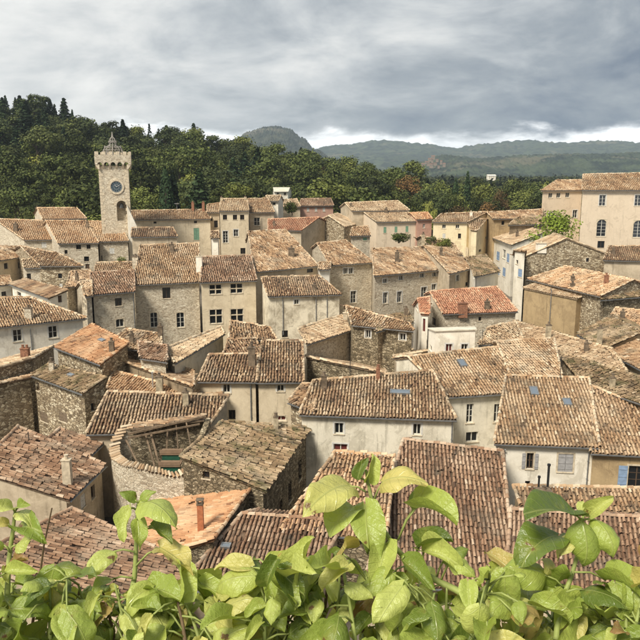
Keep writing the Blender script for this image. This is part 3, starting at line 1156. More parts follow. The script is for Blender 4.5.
def town():
    h = make_house
    # ---- far row
    h('terrace_house', 'low stone house with ochre tile roof standing behind the row left of the clock tower',
      Q((43, 219), (87, 218), (77, 208), (37, 208), -9.6, 0.34, 0.8), 'stone', 'apricot', win=[(62, 221, 3, 2, 'h')], chim=[(37.5, 213, 206, 3, 'dark')], mess=0.4)
    h('stone_row_house', 'leftmost stone house of the row by the clock tower, with pale shuttered window',
      Q((24, 240), (58, 239), (46, 221), (-6, 219), -12.1, 0.3, 0.8), 'stone', 'apricot', win=[(44, 245, 5, 6, 'sw')], chim=[(16, 231, 222, 4, 'dark')], bias=0.05)
    h('stone_row_house', 'middle stone house of the row by the clock tower, with two dark square attic windows',
      Q((58, 243.5), (99, 241.5), (86, 221), (46, 221), -12.2, 0.3, 0.8), 'stone', 'apricot',
      win=[(78.5, 246.5, 5, 6, 'h'), (88.5, 246, 4, 6, 'h'), (66, 252, 3, 4, 'h'), (86.5, 259, 5, 5, 'h'), (87.5, 267, 4, 6, 'd')], chim=[(87.5, 228, 220, 2.5, 'dark')])
    h('stone_row_house', 'stone house of the row touching the clock tower foot, with pale shutters',
      Q((99, 241.5), (129, 240), (118, 222), (87, 221.5), -12.1, 0.3, 0.8), 'stone', 'apricot', win=[(112, 251, 5, 6, 'sw'), (101, 259, 3, 7, 'h')], bias=0.05)
    h('long_house', 'long rendered house right of the clock tower with one green shuttered window',
      Q((127, 220), (211, 218), (210, 209.5), (128, 211), -9.3, 0.3, 0.7), 'cream', 'tan', win=[(196.5, 234, 5.5, 12, 'sn'), (155, 222.5, 3, 2, 'h'), (195.5, 222, 3, 2.5, 'h')],
      chim=[(193, 211, 201, 2.6, 'brick'), (203.5, 211, 201, 2.6, 'brick')])
    h('lean_to_shed', 'low lean-to with dull brown roof at the foot of the clock tower',
      Q((131, 237), (178, 236.5), (173, 227.5), (132, 228), -11.0, 0.35, 0), 'old', 'brown', cat='shed', mess=0.3, bias=-0.15, base=CAMZ - 14.0)
    h('tall_house', 'tall cream house with three square attic windows in a row',
      Q((219, 211), (249, 209.5), (247, 199), (221, 199), -7.6, 0.3, 0.8), 'cream', 'pale',
      win=[(225, 217.3, 4.2, 5, 'h'), (235, 217.3, 4.2, 5, 'h'), (242.2, 217.3, 4.2, 5, 'h'), (225.5, 237, 5, 12, 'W'), (236, 233, 4.6, 7, 'W'), (243, 251, 5, 6, 'h')],
      chim=[(221.5, 201, 196, 2.5, 'chim'), (245.5, 200, 195.5, 2.5, 'chim')])
    h('annex_house', 'narrow annex with a red-brown lean-to porch roof left of the tall cream house',
      Q((207, 212.5), (220, 212), (220, 203), (207, 205), -8.1, 0.3, 0.8), 'old', 'tan', win=[(216, 224, 3.6, 7, 'h'), (211.5, 219, 2, 4, 'h')])
    h('porch_house', 'small white-walled house with brown porch roof below the narrow annex',
      Q((210.5, 238.5), (220, 238), (219, 231), (211, 231.5), -11.2, 0.35, 0.6), 'white', 'brown')
    h('grey_house', 'grey rendered house adjoining the tall cream house, tan roof and single window',
      Q((249, 212.5), (275, 211), (268, 198.5), (248, 199), -8.2, 0.3, 0.8), 'old', 'tan', win=[(257, 221.5, 6, 8, 'w')])
    h('red_roofed_house', 'low house with fresh orange-red roof in front of the pink house',
      Q((268, 230), (301, 231), (319, 217.5), (268, 219.5), -10.8, 0.3, 0.5), 'old', 'red', chim=[(274, 226, 220.5, 2.5, 'dark')], mess=0.25)
    h('pink_house', 'pink house with rose roof at the foot of the wooded hill',
      Q((299, 206), (334, 205.5), (331, 198.5), (301, 199), -7.9, 0.3, 0.8), 'pink', 'rose', win=[(308, 209.5, 2.4, 4, 'sw'), (316, 209.5, 2.4, 4, 'sw'), (324, 209.5, 2.4, 4, 'sw')], mess=0.3)
    h('villa', 'white hillside villa with flat-pitched roof among the trees',
      Q((272, 190.5), (292, 190), (290, 187), (273, 187), -5.4, 0.12, 0.8), 'white', None, win=[(278, 193.5, 2.5, 3, 'h'), (285, 193.5, 2.5, 3, 'h')])
    h('villa', 'low white hillside house with pale tile roof below the flat-pitched villa',
      Q((262, 201), (284, 200), (281, 195.5), (266, 196), -6.6, 0.3, 0.8), 'white', 'pale', win=[(274, 203.5, 3, 3, 'h')])
    h('small_house', 'small tan-roofed house between the white villa and the pink house',
      Q((279, 207), (301, 206.6), (297, 199), (284, 200), -8.0, 0.3, 0.8), 'old', 'pale', win=[(289, 210, 2.4, 3, 'h')])
    h('gabled_stone_house', 'rubble house with pale roof, its gable with twin windows behind the big tan roof',
      Q((345, 227), (358.5, 223.5), (338, 213.5), (328.5, 216), -10.4, 0.42, 1.4), 'rub', 'pale', win=[(324.5, 237, 3, 4.5, 'w'), (328.7, 237, 3, 4.5, 'w')], gutter=False)
    h('wide_house', 'broad house with pale tan hipped roof behind the green-shuttered pinkish house',
      Q((352, 211), (410, 210), (398, 201), (345, 203), -7.8, 0.26, 0.8), 'old', 'pale', chim=[(351, 207, 203, 2.5, 'dark')])
    h('pinkish_house', 'pinkish house with three pale green shuttered windows and wide tan roof',
      Q((376.5, 222), (418, 219.5), (404, 208.5), (361, 210.5), -9.6, 0.26, 0.6), 'palace', 'pale',
      win=[(385, 230, 2.8, 6, 'sn'), (396, 229.5, 2.8, 6, 'sn'), (407, 229, 2.8, 6, 'sn')], chim=[(386, 213, 207, 3, 'dark')])
    h('low_annex', 'low stone annex with small tan roof left of the pinkish house',
      Q((350, 236), (371, 233), (368, 226), (352, 228), -11.2, 0.3, 0.5), 'stone', 'tan', win=[(365, 238, 4, 5, 'sn')])
    h('brick_house', 'narrow orange-brick house beside the pinkish house',
      Q((417, 219.5), (433, 218.5), (428, 212.5), (410, 213), -9.2, 0.28, 0.7), 'pink', 'orange', win=[(424, 226, 2.4, 4, 'w')])
    h('cream_house', 'cream house with tan roof and four small windows behind the yellow gable',
      Q((432, 222), (467, 222.5), (488, 212), (441, 214), -9.6, 0.26, 0.6), 'yellow', 'tan',
      win=[(444, 226.5, 3.6, 4, 'w'), (457.5, 226.5, 3.6, 4, 'w'), (444, 236, 3, 5, 'sw'), (459.5, 236, 3, 5, 'h')], chim=[(471, 216, 210.5, 2.4, 'white')])
    h('yellow_house', 'tall plain yellow house with tiny square openings',
      Q((463.5, 225), (494, 222.5), (487, 219), (467, 220), -10.6, 0.3, 1.2), 'yellow', 'tan',
      win=[(480.5, 226.6, 3, 2.4, 'h'), (485.5, 238, 2.6, 2.4, 'h'), (480, 250.5, 2.6, 2.4, 'h')], chim=[(467, 253, 247, 2, 'pale')])
    h('dark_fronted_house', 'shadowed long house with tan roof behind the yellow house',
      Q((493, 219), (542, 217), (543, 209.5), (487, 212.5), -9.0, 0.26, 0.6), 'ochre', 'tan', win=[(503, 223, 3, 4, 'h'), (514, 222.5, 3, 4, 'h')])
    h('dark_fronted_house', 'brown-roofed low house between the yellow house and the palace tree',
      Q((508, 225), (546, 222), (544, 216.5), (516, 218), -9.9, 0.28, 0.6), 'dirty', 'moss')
    h('blue_shuttered_house', 'tall white-fronted house with blue shutters beside the rubble gable',
      Q((489, 236.5), (511, 245), (545, 232), (524, 226), -12.6, 0.3, 0.0), 'white', 'pale',
      win=[(498, 256, 3, 9, 'sb'), (504, 254, 3, 9, 'w'), (498, 271, 3, 8, 'sb'), (504, 272, 3, 9, 'sb'), (508, 258, 2.6, 9, 'sb')], chim=[(517, 237, 230, 2.5, 'dark')])
    h('rubble_gable_house', 'rubble house whose broad bare stone gable faces the town below the palace',
      gable_front((524, 257), (567, 238.5), (608, 254), 112, 9, 0.1), 'rub', 'pale', win=[(587.5, 260, 3, 4, 'H')], gutter=False, chim=[(541, 249, 241, 9, 'white')])
    h('lean_house', 'white strip of house with a blue door at the foot of the rubble gable',
      Q((513.5, 256), (525, 258), (526, 252), (514, 250.5), -13.4, 0.3, 0), 'white', 'tan', win=[(520, 273, 4, 8, 'sb'), (517, 262, 2.2, 4, 'h')])
    h('palace', 'large ochre palace with tall arched windows and long tile roof',
      Q((582, 190), (690, 190.3), (690, 172.5), (583, 174.5), -3.6, 0.36, 0.9), 'palace', 'tan',
      win=[(602.5, 200.5, 6.5, 11, 'W'), (638, 200.5, 6.5, 11, 'W'), (601.5, 228, 9.5, 17, 'aw'), (638, 229, 9.5, 17, 'aw'), (601, 244.5, 7, 7, 'h')], cat='palace', mess=0.2, over=0.5)
    h('palace_wing', 'side wing of the ochre palace with small attic windows behind the round green tree',
      Q((541, 190.5), (583, 190.2), (582, 180), (556, 180.5), -3.95, 0.3, 0.6), 'palace', 'tan',
      win=[(550.5, 195.5, 4, 5, 'w'), (558.5, 195.3, 4, 5, 'w'), (567.5, 195, 4, 5, 'w'), (551, 217, 4.5, 8, 'W'), (575, 214, 4.5, 8, 'W')], cat='palace', mess=0.2)
    h('low_brown_roofed_house', 'low house with plain brown roof at the foot of the palace',
      Q((603, 260), (680, 262), (680, 246), (609, 246.5), -13.2, 0.3, 0.4), 'old', 'brown', mess=0.25, chim=[(613, 254, 246, 3, 'dark')])

    # ---- middle distance, left
    h('old_house', 'cream gabled house among the crooked small roofs at the left edge',
      Q((-8, 262), (26, 256), (22, 247), (-8, 245), -14.0, 0.35, 0.6), 'cream', 'tan', win=[(6, 266, 4, 6, 'h'), (20, 265, 4, 6, 'h')], mess=0.9)
    h('old_house', 'crooked stone house with long sagging roof below the clock tower row',
      Q((40, 266), (84, 266), (60, 254), (20, 246), -14.3, 0.3, 0.5), 'rub', 'tan', win=[(60, 276, 4, 5, 'h'), (70, 283, 4, 9, 'h'), (61, 286, 3, 5, 'sw')], mess=0.9)
    h('old_house', 'tiny stone house with patched ochre roof in the crooked cluster',
      Q((24, 268), (46, 266), (42, 258), (22, 260), -14.6, 0.3, 0.6), 'stone', 'pale', win=[(29, 277, 4, 7, 'h')], mess=0.8)
    h('old_house', 'low house with smooth brown roof and thin cream edge in the crooked cluster',
      Q((9, 284), (48, 298.5), (68, 290), (25, 279), -15.4, 0.28, 0.0), 'white', 'brown', win=[(19, 294, 4, 4, 'h'), (60, 299, 4, 7, 'd')], mess=0.2)
    h('old_house', 'cream house with small dark windows beneath the crooked roofs at the left edge',
      Q((-8, 287), (12, 284), (10, 276), (-8, 277), -15.6, 0.3, 0.6), 'white', 'tan', win=[(4, 294, 5, 5, 'h')], mess=0.6)
    h('small_stone_house', 'narrow stone house with one white cross window left of the ivy-free stone mansion',
      Q((74, 290), (93, 288), (92, 281), (80, 282), -15.8, 0.3, 0.6), 'stone', 'tan', win=[(86, 306, 10, 11, 'x')], mess=0.7)
    h('terrace_house', 'stone terrace house carrying potted shrubs behind the tall stone mansion',
      Q((94, 272), (136, 270), (134, 262), (96, 263), -14.0, 0.12, 0.6), 'stone', 'tan', mess=0.6)
    h('stone_mansion_wing', 'lower left wing of the stone mansion with dark arched window',
      Q((92, 295), (135, 291.5), (134, 270.5), (90, 273), -15.0, 0.3, 0.5), 'stone', 'rose',
      win=[(118.5, 302, 7, 8, 'h'), (120, 323, 8, 8, 'as')], pipe=[(134, 292, 335)], bias=0.05)
    h('stone_mansion', 'large stone mansion with two arched windows under a wide mottled roof',
      Q((133, 285), (200, 282), (199, 243.5), (140, 245.5), -14.6, 0.33, 0.5), 'stone', 'tan',
      win=[(166.5, 293, 8, 11, 'h'), (154, 320, 7.5, 15, 'as'), (180.5, 320, 8, 15, 'as')], chim=[(136, 266, 254, 6, 'stone'), (172, 252, 242, 4, 'dark')], bias=0.05)
    h('mullioned_house', 'pale dressed-stone house with four cross-mullioned windows in two rows',
      Q((200, 282.5), (257, 280.5), (251, 255.5), (203, 257), -14.4, 0.33, 0.5), 'cream', 'rose',
      win=[(215.5, 289.5, 12, 9.5, 'x'), (236.5, 288.5, 12, 9.5, 'x'), (216, 316.5, 12.5, 14, 'x'), (237, 316, 12.5, 14, 'x')], chim=[(199.5, 268, 254, 6, 'white')], bias=0.05)
    # ---- middle distance, centre
    h('big_roofed_house', 'broad house with large mottled tan roof and dark square chimney behind the buttressed house',
      Q((255, 272), (319, 266), (286, 230), (248, 232), -13.8, 0.36, 0.5), 'old', 'tan', win=[(310, 270, 6, 5, 'h')], mess=0.6, chim=[(291.5, 256, 246, 6, 'dark')])
    h('stone_house', 'square stone house with white-framed lower window right of the broad tan roof',
      Q((330, 265.5), (374, 262.5), (346, 240.5), (317, 243.5), -13.7, 0.3, 0.5), 'stone', 'tan',
      win=[(345.5, 271, 4, 6, 'W'), (351, 271, 4, 6, 'W'), (353.5, 297, 5.5, 12, 'W')], chim=[(323, 254, 244, 2.4, 'chim')])
    h('buttressed_house', 'pale house with dark weather stripes and small square window under a brown roof',
      Q((268, 296.5), (342, 294.5), (319, 276), (261, 277.5), -15.7, 0.32, 0.0), 'streak', 'brown',
      win=[(296.5, 302, 4.5, 5, 'W'), (285, 334, 6, 7, 'h')], chim=[(314, 290, 283, 4, 'dark')], pipe=[(283, 297, 335), (316, 297, 330), (327, 297, 325)])
    h('chimney_house', 'narrow whitewashed block wedged between the stone house and the buttressed house',
      Q((317, 267), (332, 266), (331, 262), (318, 263), -14.2, 0.3, 0.6), 'white', 'tan')
    h('long_windowed_house', 'long stone house with two rows of small windows and part orange roof',
      Q((374, 276), (452, 269), (428, 247), (372, 249), -14.2, 0.3, 0.4), 'stone', 'tan',
      win=[(385, 281, 4, 4.5, 'W'), (401, 278, 4, 4.5, 'W'), (422, 275.5, 4, 4.5, 'W'), (434.5, 274.5, 4, 4.5, 'W'), (385.5, 298, 4.5, 11, 'W'), (399.5, 297, 4.5, 11, 'W'),
           (424, 292, 5.5, 10, 'W'), (434, 287, 4.5, 6, 'W'), (392, 316, 5, 4, 'h')], chim=[(397, 262, 250, 4, 'dark'), (423, 246, 232, 3, 'chim')], bias=0.05)
    h('roof_terrace_house', 'low roof with pale parapet behind the long windowed house',
      Q((434, 256), (463, 252), (455, 244.5), (421, 236), -12.7, 0.25, 0.4), 'rub', 'tan', mess=0.8)
    h('small_house', 'small rendered house with one window at the end of the long windowed house',
      Q((450, 274), (477, 267), (452, 249), (424, 246), -14.0, 0.3, 0.3), 'old', 'tan', win=[(457.5, 278, 3, 6, 'W'), (467, 284, 3, 4, 'h')], mess=0.7, chim=[(441, 256, 246, 3, 'dark')])
    h('white_walled_house', 'low white-walled house under a dark tan roof beside the blue-shuttered house',
      Q((475, 277), (500, 271.5), (486, 255), (466, 258), -14.4, 0.3, 0.4), 'white', 'moss', mess=0.8)
    h('terracotta_house', 'stone house with bright terracotta roof and two tall dark chimneys',
      Q((443, 314), (518, 311.5), (497, 287), (430, 292), -15.9, 0.32, 0.45), 'stone', 'red',
      win=[(434, 322, 3.5, 8, 'h'), (480, 319, 3, 4, 'h')], chim=[(462.5, 312, 300, 9, 'brick'), (487, 309, 299, 5, 'dark')], mess=0.4, bias=0.05)
    h('slender_house', 'slender white house with tall dark red door beside the terracotta roof',
      Q((413, 306), (430, 305), (430, 297.5), (418, 299), -15.7, 0.35, 0.6), 'white', 'red', win=[(424, 310, 3, 6, 'h'), (423.5, 325, 3.5, 13, 'dr'), (417, 308, 2.4, 4, 'h')], mess=0.4)
    h('rubble_house', 'dark rubble house with two white-framed windows behind the steel flue',
      Q((352, 325), (414, 331), (410, 324), (346, 306), -16.2, 0.3, 0.4), 'mossr', 'tan', win=[(368, 334, 5, 8, 'W'), (402.5, 337, 6, 7, 'W')], mess=0.9)
    h('ochre_roofed_house', 'small house with ochre sloping roof and stone side below the buttressed house',
      Q((307, 344.5), (358, 328), (342, 315.5), (298, 329), -17.2, 0.28, 0.0), 'stone', 'pale', mess=0.6, chim=[(346, 320, 310, 6, 'pale')])
    h('rubble_ledge_house', 'long narrow tan roof on a dark rubble wall above the wide striped roof',
      Q((306, 357), (386, 373), (384, 367), (307, 345), -17.6, 0.3, 0.3), 'mossr', 'pale', mess=0.8, chim=[(378, 361, 346, 4, 'steel')])
    h('small_pale_roofed_house', 'small house with bare pale roof beside the white attic block',
      Q((395, 357), (429, 351), (414, 338.5), (388, 351), -17.4, 0.3, 0.4), 'old', 'pale', mess=0.2, bias=0.15)
    h('ruined_outhouse', 'tumbledown outhouse with loose tiles behind the cream house with brown roof',
      Q((228, 341), (277, 339), (270, 328), (231, 321), -17.0, 0.28, 0.4), 'mossr', 'tan', mess=1.0)
    # ---- middle distance, right
    h('patched_roof_house', 'rubble-walled house with patchy orange roof below the bare stone gable',
      Q((527, 279), (600, 296.5), (633, 280), (566, 266.5), -14.8, 0.26, 0.5), 'rub', 'apricot', mess=1.0, bias=0.1, chim=[(572, 290, 274, 3.5, 'dark'), (606, 284, 273, 4, 'brick')])
    h('ochre_rendered_house', 'bare ochre-rendered block with dark flue running up its wall',
      Q((523, 288), (577, 299), (600, 287.5), (548, 279.5), -15.6, 0.2, 0.0), 'ochre', 'pale', chim=[(572, 292, 281, 4, 'dark')], pipe=[(551, 288, 326)], mess=0.6, over=0.12, gutter=False)
    h('rubble_side_house', 'crumbling rubble house right of the ochre-rendered block',
      Q((600, 300), (650, 296), (650, 282), (628, 284), -15.2, 0.28, 0.4), 'mossr', 'moss', mess=1.0, win=[(630, 311, 5, 6, 'h')])
    h('brown_roofed_house', 'house with mossy brown roof and tall bare chimney below the ochre-rendered block',
      Q((577, 334), (603, 349), (640, 333), (612, 315.5), -17.0, 0.24, 0.4), 'ochre', 'moss', mess=0.9, chim=[(599, 346, 325, 4.5, 'chim')])
    h('modern_terrace_house', 'house with roof terrace and grey windows at the right edge',
      Q((604, 350), (645, 372), (660, 352), (632, 338), -17.4, 0.22, 0.3), 'old', 'tan', mess=0.5, win=[(633, 377, 5, 8, 'h')])
    h('long_ridge_house', 'long narrow house with tan roof running diagonally above a rubble parapet',
      Q((515, 338), (630, 376), (612, 349), (514, 321), -17.6, 0.22, 0.0), 'rub', 'pale', mess=0.8, chim=[(548, 339, 322, 5, 'chim'), (586, 352, 340, 4, 'dark')])
    h('long_moss_roof_house', 'long house with brown mossy roof behind the twin-skylight house',
      Q((584, 384), (660, 410), (650, 380), (556, 352), -18.0, 0.22, 0.0), 'rub', 'moss', mess=0.8, chim=[(612, 388, 374, 5, 'chim')])
    h('back_roof_house', 'house with neat tan roof tucked between the long roof and the twin-skylight house',
      Q((512, 380), (562, 375.5), (554, 339), (497, 342), -17.6, 0.3, 0.4), 'cream', 'tan', mess=0.3, bias=0.1)
    h('attic_block_house', 'long house with neat tan roof carrying the white attic block',
      Q((448, 397), (520, 392.5), (522, 345), (408, 357), -18.3, 0.3, 0.4), 'grey', 'tan', mess=0.25, bias=0.08,
      win=[(470, 413.5, 7, 19, 'w'), (497.5, 413, 7, 18, 'w'), (472, 437, 12, 10, 'w')], sky=[(462, 364, 7, 7)], chim=[(449, 397, 386, 4, 'white')])
    h('white_attic_block', 'white flat-roofed attic block with two small windows rising from the tan roof',
      [np.array([at_y(435, 330, 66), at_y(477, 328.5, 66), at_y(475, 325.5, 70), at_y(427, 327, 70)])], 'white', None,
      win=[(449, 349, 6.5, 10, 'Wr'), (464.5, 349, 6.5, 10, 'W'), (430.5, 348, 2.4, 6, 'h')], cat='attic block', over=0.1, gutter=False)

    # ---- nearer rows, left
    h('cream_house', 'cream house with two white-framed windows under a wide hipped tan roof',
      Q((-30, 330.5), (87, 318), (31, 297.5), (-30, 298), -16.0, 0.3, 0.5), 'white', 'tan',
      win=[(17.5, 335.5, 9, 12, 'W'), (53, 332, 9, 12, 'W')], chim=[(29, 318, 305, 7, 'stone')], pipe=[(31, 328, 352)], bias=0.05)
    h('orange_roofed_house', 'rubble house with plain orange roof between the cream house and the flat stone house',
      Q((54, 347), (100, 364.5), (129, 343), (92, 324.5), -16.8, 0.26, 0.0), 'rub', 'orange', mess=0.5, bias=0.05, chim=[(112, 352, 338, 5, 'dark')], sky=[(102, 341, 8, 3)])
    h('garden_wall_house', 'low outbuilding with tan verge and brick chimney pots in front of the cream house',
      Q((-15, 372), (34, 358), (56, 345), (-15, 364), -17.0, 0.2, 0.0), 'rub', 'pale', mess=0.6, chim=[(26, 362, 345, 8, 'brick', 2)])
    h('flat_stone_house', 'big rubble house with low tan roof and two blocked windows',
      Q((31, 375), (82, 393.5), (106, 377.5), (49, 364.5), -17.6, 0.24, 0.0), 'rub', 'moss', mess=0.7, bias=0.08,
      win=[(36, 386, 6, 8, 'h'), (44, 417, 7, 9, 'sk'), (63, 417, 8, 9, 'sk'), (93, 407, 4, 8, 'h')], chim=[(52, 371, 358, 5, 'stone')], sky=[(71, 376, 8, 3)])
    h('rubble_wing', 'rubble wing at the left edge joined to the big rubble house',
      Q((-20, 388), (32, 377), (31, 373), (-20, 383), -17.8, 0.2, 0.3), 'rub', 'tan', mess=0.8)
    h('pale_ridge_house', 'house with pale sandy roof and white side wall below the arched windows',
      Q((175, 363.5), (225, 333.5), (221, 327), (165.5, 349), -17.0, 0.3, 0.0), 'grey', 'pale', mess=0.6, bias=0.08, chim=[(161.5, 357, 323, 5, 'dark')])
    h('pantile_stub_house', 'stub of red pantiled roof beside the tall dark chimney',
      Q((140, 358), (167, 362), (167, 346), (138, 342), -16.6, 0.28, 0.4), 'stone', 'rose', mess=0.7)
    h('dark_walled_house', 'low house with long dark wall behind the zinc-flashed lean-to',
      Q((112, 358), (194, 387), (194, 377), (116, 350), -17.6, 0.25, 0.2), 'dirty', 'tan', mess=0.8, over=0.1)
    h('flashed_lean_to', 'lean-to with orange tile strip and pale parapet behind the brown striped roof',
      Q((106, 391), (192, 397), (192, 391), (113, 371), -18.8, 0.2, 0.0), 'grey', 'apricot', mess=0.5, chim=[(160, 393, 373, 7, 'chim'), (153, 388, 372, 1.6, 'steel')], over=0.1)
    h('cream_split_house', 'cream house with brown striped roof at two levels and red arched lower window',
      Q((197, 381.5), (257, 382), (258, 354), (209, 355), -18.2, 0.3, 0.4) + Q((256.5, 382.5), (304, 382), (303, 341), (262, 341), -18.25, 0.3, 0.35), 'cream', 'brown',
      win=[(226.5, 388.5, 7, 9, 'W'), (232, 415, 7, 10, 'h'), (280.5, 387, 7, 9, 'W'), (281, 418.5, 10, 5, 'ar')], chim=[(252, 366, 344, 7, 'dark')], pipe=[(251, 383, 420)], bias=0.08)
    h('white_annex', 'small white annex wall with pale shutter left of the cream house with brown striped roof',
      Q((194, 396), (222, 394), (221, 389), (195, 389), -18.9, 0.25, 0.4), 'white', 'tan')
    h('brown_striped_house', 'house with brown striped roof just behind the roofless ruin',
      Q((86, 434), (206, 431), (229, 396.5), (108, 392), -19.3, 0.3, 0.0), 'old', 'brown', mess=0.3, bias=0.08, chim=[(186, 405, 388, 6, 'chim')])
    h('wide_striped_house', 'long white house under the wide striped roof with two small windows and dark red hatch',
      Q((299, 414.5), (457, 420), (433, 371), (313, 381), -18.9, 0.3, 0.4), 'grey', 'brown',
      win=[(339, 428.5, 9, 11, 'W'), (340.5, 448.5, 14, 9, 'Wr'), (417, 429.5, 8, 11, 'W')], pipe=[(451.5, 421, 460)], mess=0.35, bias=0.14, chim=[(324, 388, 372, 6, 'dark'), (378, 379, 365, 4, 'brick')], sky=[(400, 393, 20, 4)])
    h('twin_skylight_house', 'cream house with grey shutters and two skylights in its neat tan roof',
      Q((494, 443.5), (600, 447.5), (589, 378.5), (506, 376), -20.0, 0.3, 0.4), 'white', 'tan',
      win=[(530, 461, 7, 16, 'og'), (565.5, 463, 15, 18, 'sG'), (527.5, 484, 5, 6, 'h')], sky=[(534, 392, 8, 8), (567, 403, 8, 6.5)], pipe=[(503, 448, 510), (587, 449, 500)], mess=0.15, bias=0.12)
    h('blue_shutter_house', 'brown-rendered house with a single blue shutter under a tan roof',
      Q((591, 453), (670, 457), (670, 420), (592, 386), -20.3, 0.3, 0.3), 'ochre', 'tan', win=[(637, 477, 18, 22, 'ob')], mess=0.4, bias=0.05)

    # ---- nearest row
    h('chimney_roof_house', 'low house with broad rose-brown roof and lichened square chimney at the left edge',
      Q((70, 500), (106, 465), (18, 427), (-25, 470), -20.6, 0.28, 0.0), 'old', 'rose', mess=0.6, win=[(83, 501, 5, 14, 'sw'), (93, 492, 4, 14, 'h')], chim=[(68, 484, 455, 9, 'pale')])
    h('hipped_annex', 'small annex roof nestled against the broad rose-brown roof',
      Q((88, 457.5), (103, 443.5), (60, 429), (47, 440), -20.2, 0.28, 0.0), 'old', 'rose', mess=0.6)
    h('dark_wall_house', 'dark plain gable wall with pale coping at the left edge',
      Q((-20, 479), (46, 479.5), (48, 475), (-20, 474), -20.9, 0.3, 0.2), 'mossr', 'tan', mess=0.5)
    h('moss_roofed_house', 'long stone house with loose mossy tiles beside the roofless ruin',
      Q((267, 491), (311, 428), (223, 421.5), (180, 456), -20.2, 0.25, 0.0), 'mossr', 'moss', mess=1.0, bias=0.05,
      win=[(206, 475, 7, 7, 'h'), (281, 512, 3, 24, 'd'), (290, 492, 3, 20, 'h'), (300, 470, 3, 20, 'h')], gutter=False, chim=[(276, 429, 413, 5, 'chim')])
    h('orange_pot_house', 'house with smooth orange roof and one terracotta chimney behind the ivy',
      Q((112, 570), (150, 503), (263, 472), (214, 539), -22.3, 0.27, 0.0), 'mossr', 'orange', mess=0.3, bias=0.1, chim=[(201, 531, 499, 6.5, 'clay')], gutter=False)
    h('ivy_side_house', 'near house with rose tile roof sloping right, half hidden by ivy at lower left',
      Q((158, 640), (186, 563), (72, 509), (-30, 560), -22.0, 0.28, 0.0), 'old', 'rose', mess=0.5)
    h('striped_near_house', 'near house with dark rose striped roof and black gutter behind the ivy',
      Q((178, 588), (300, 600), (345, 522), (242, 514), -22.4, 0.3, 0.3), 'old', 'rose', mess=0.3, sky=[(226, 547, 10, 5)])
    h('rough_roof_house', 'rough low roof of loose sandy tiles in front of the wide white house',
      Q((280, 530), (386, 540), (394, 456), (335, 452), -21.0, 0.25, 0.0), 'mossr', 'apricot', mess=1.0)
    h('rose_striped_house', 'near house with steep rose striped roof in front of the wide white house',
      Q((364, 584), (516, 592), (503, 452), (403, 440), -23.2, 0.36, 0.3), 'old', 'rose', mess=0.35, bias=0.05)
    h('corner_roof_house', 'near house with rose striped roof at lower right behind the ivy',
      Q((505, 590), (650, 610), (640, 518), (511, 510), -22.4, 0.33, 0.2), 'old', 'rose', mess=0.35, bias=0.05)
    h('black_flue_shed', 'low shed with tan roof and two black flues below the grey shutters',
      Q((521, 506), (660, 514), (660, 489), (513, 486), -20.9, 0.28, 0.0), 'dirty', 'tan', mess=0.6, chim=[(543, 501, 486, 14, 'dark'), (538, 496, 476, 2.2, 'pipe'), (547, 496, 464, 2.6, 'pipe')], cat='shed')

    # ---- infill between the larger houses
    h('lean_to', 'low brown lean-to roof at the foot of the arched-window mansion',
      Q((106, 347), (164, 352), (160, 334), (126, 329), -17.0, 0.28, 0.2), 'rub', 'tan', mess=1.0, chim=[(132, 343, 331, 4, 'dark')], cat='shed')
    h('lean_to', 'shaded small roof squeezed between the cream split-roof house and the buttressed house',
      Q((222, 356), (262, 352), (256, 339), (228, 340), -17.6, 0.26, 0.2), 'mossr', 'brown', mess=1.0, cat='shed')
    h('lean_to', 'ragged tan roof below the terracotta roof beside the white attic block',
      Q((478, 345), (524, 341), (516, 322), (488, 328), -17.2, 0.26, 0.2), 'rub', 'pale', mess=1.0, cat='shed')
    h('lean_to', 'small dark lean-to under the two rows of windows of the long stone house',
      Q((376, 332), (414, 322), (408, 312), (380, 318), -16.4, 0.26, 0.2), 'rub', 'moss', mess=1.0, chim=[(406, 316, 306, 4, 'dark')], cat='shed')
    h('lean_to', 'rough tan shed roof along the shady side of the long white house',
      Q((288, 402), (314, 412), (316, 384), (302, 384), -18.7, 0.25, 0.0), 'rub', 'tan', mess=1.0, cat='shed')
    h('lean_to', 'patched shed roof below the crumbling rubble house at the right edge',
      Q((606, 322), (650, 330), (650, 312), (616, 308), -16.6, 0.25, 0.2), 'rub', 'apricot', mess=1.0, chim=[(622, 322, 309, 4, 'dark')], cat='shed')
    h('lean_to', 'crooked little tan roof at the foot of the middle row house below the clock tower',
      Q((66, 288), (96, 282), (90, 270), (70, 272), -15.0, 0.28, 0.3), 'stone', 'tan', mess=1.0, chim=[(77, 281, 271, 3, 'dark')], cat='shed')


town()

# ------------------------------------------------------------------ clock tower
def arch_pts(cx, zc, r, n=8, rise=None):
    rise = r if rise is None else rise
    return [(cx + r * math.cos(math.pi - math.pi * j / n), zc + rise * math.sin(math.pi * j / n)) for j in range(n + 1)]


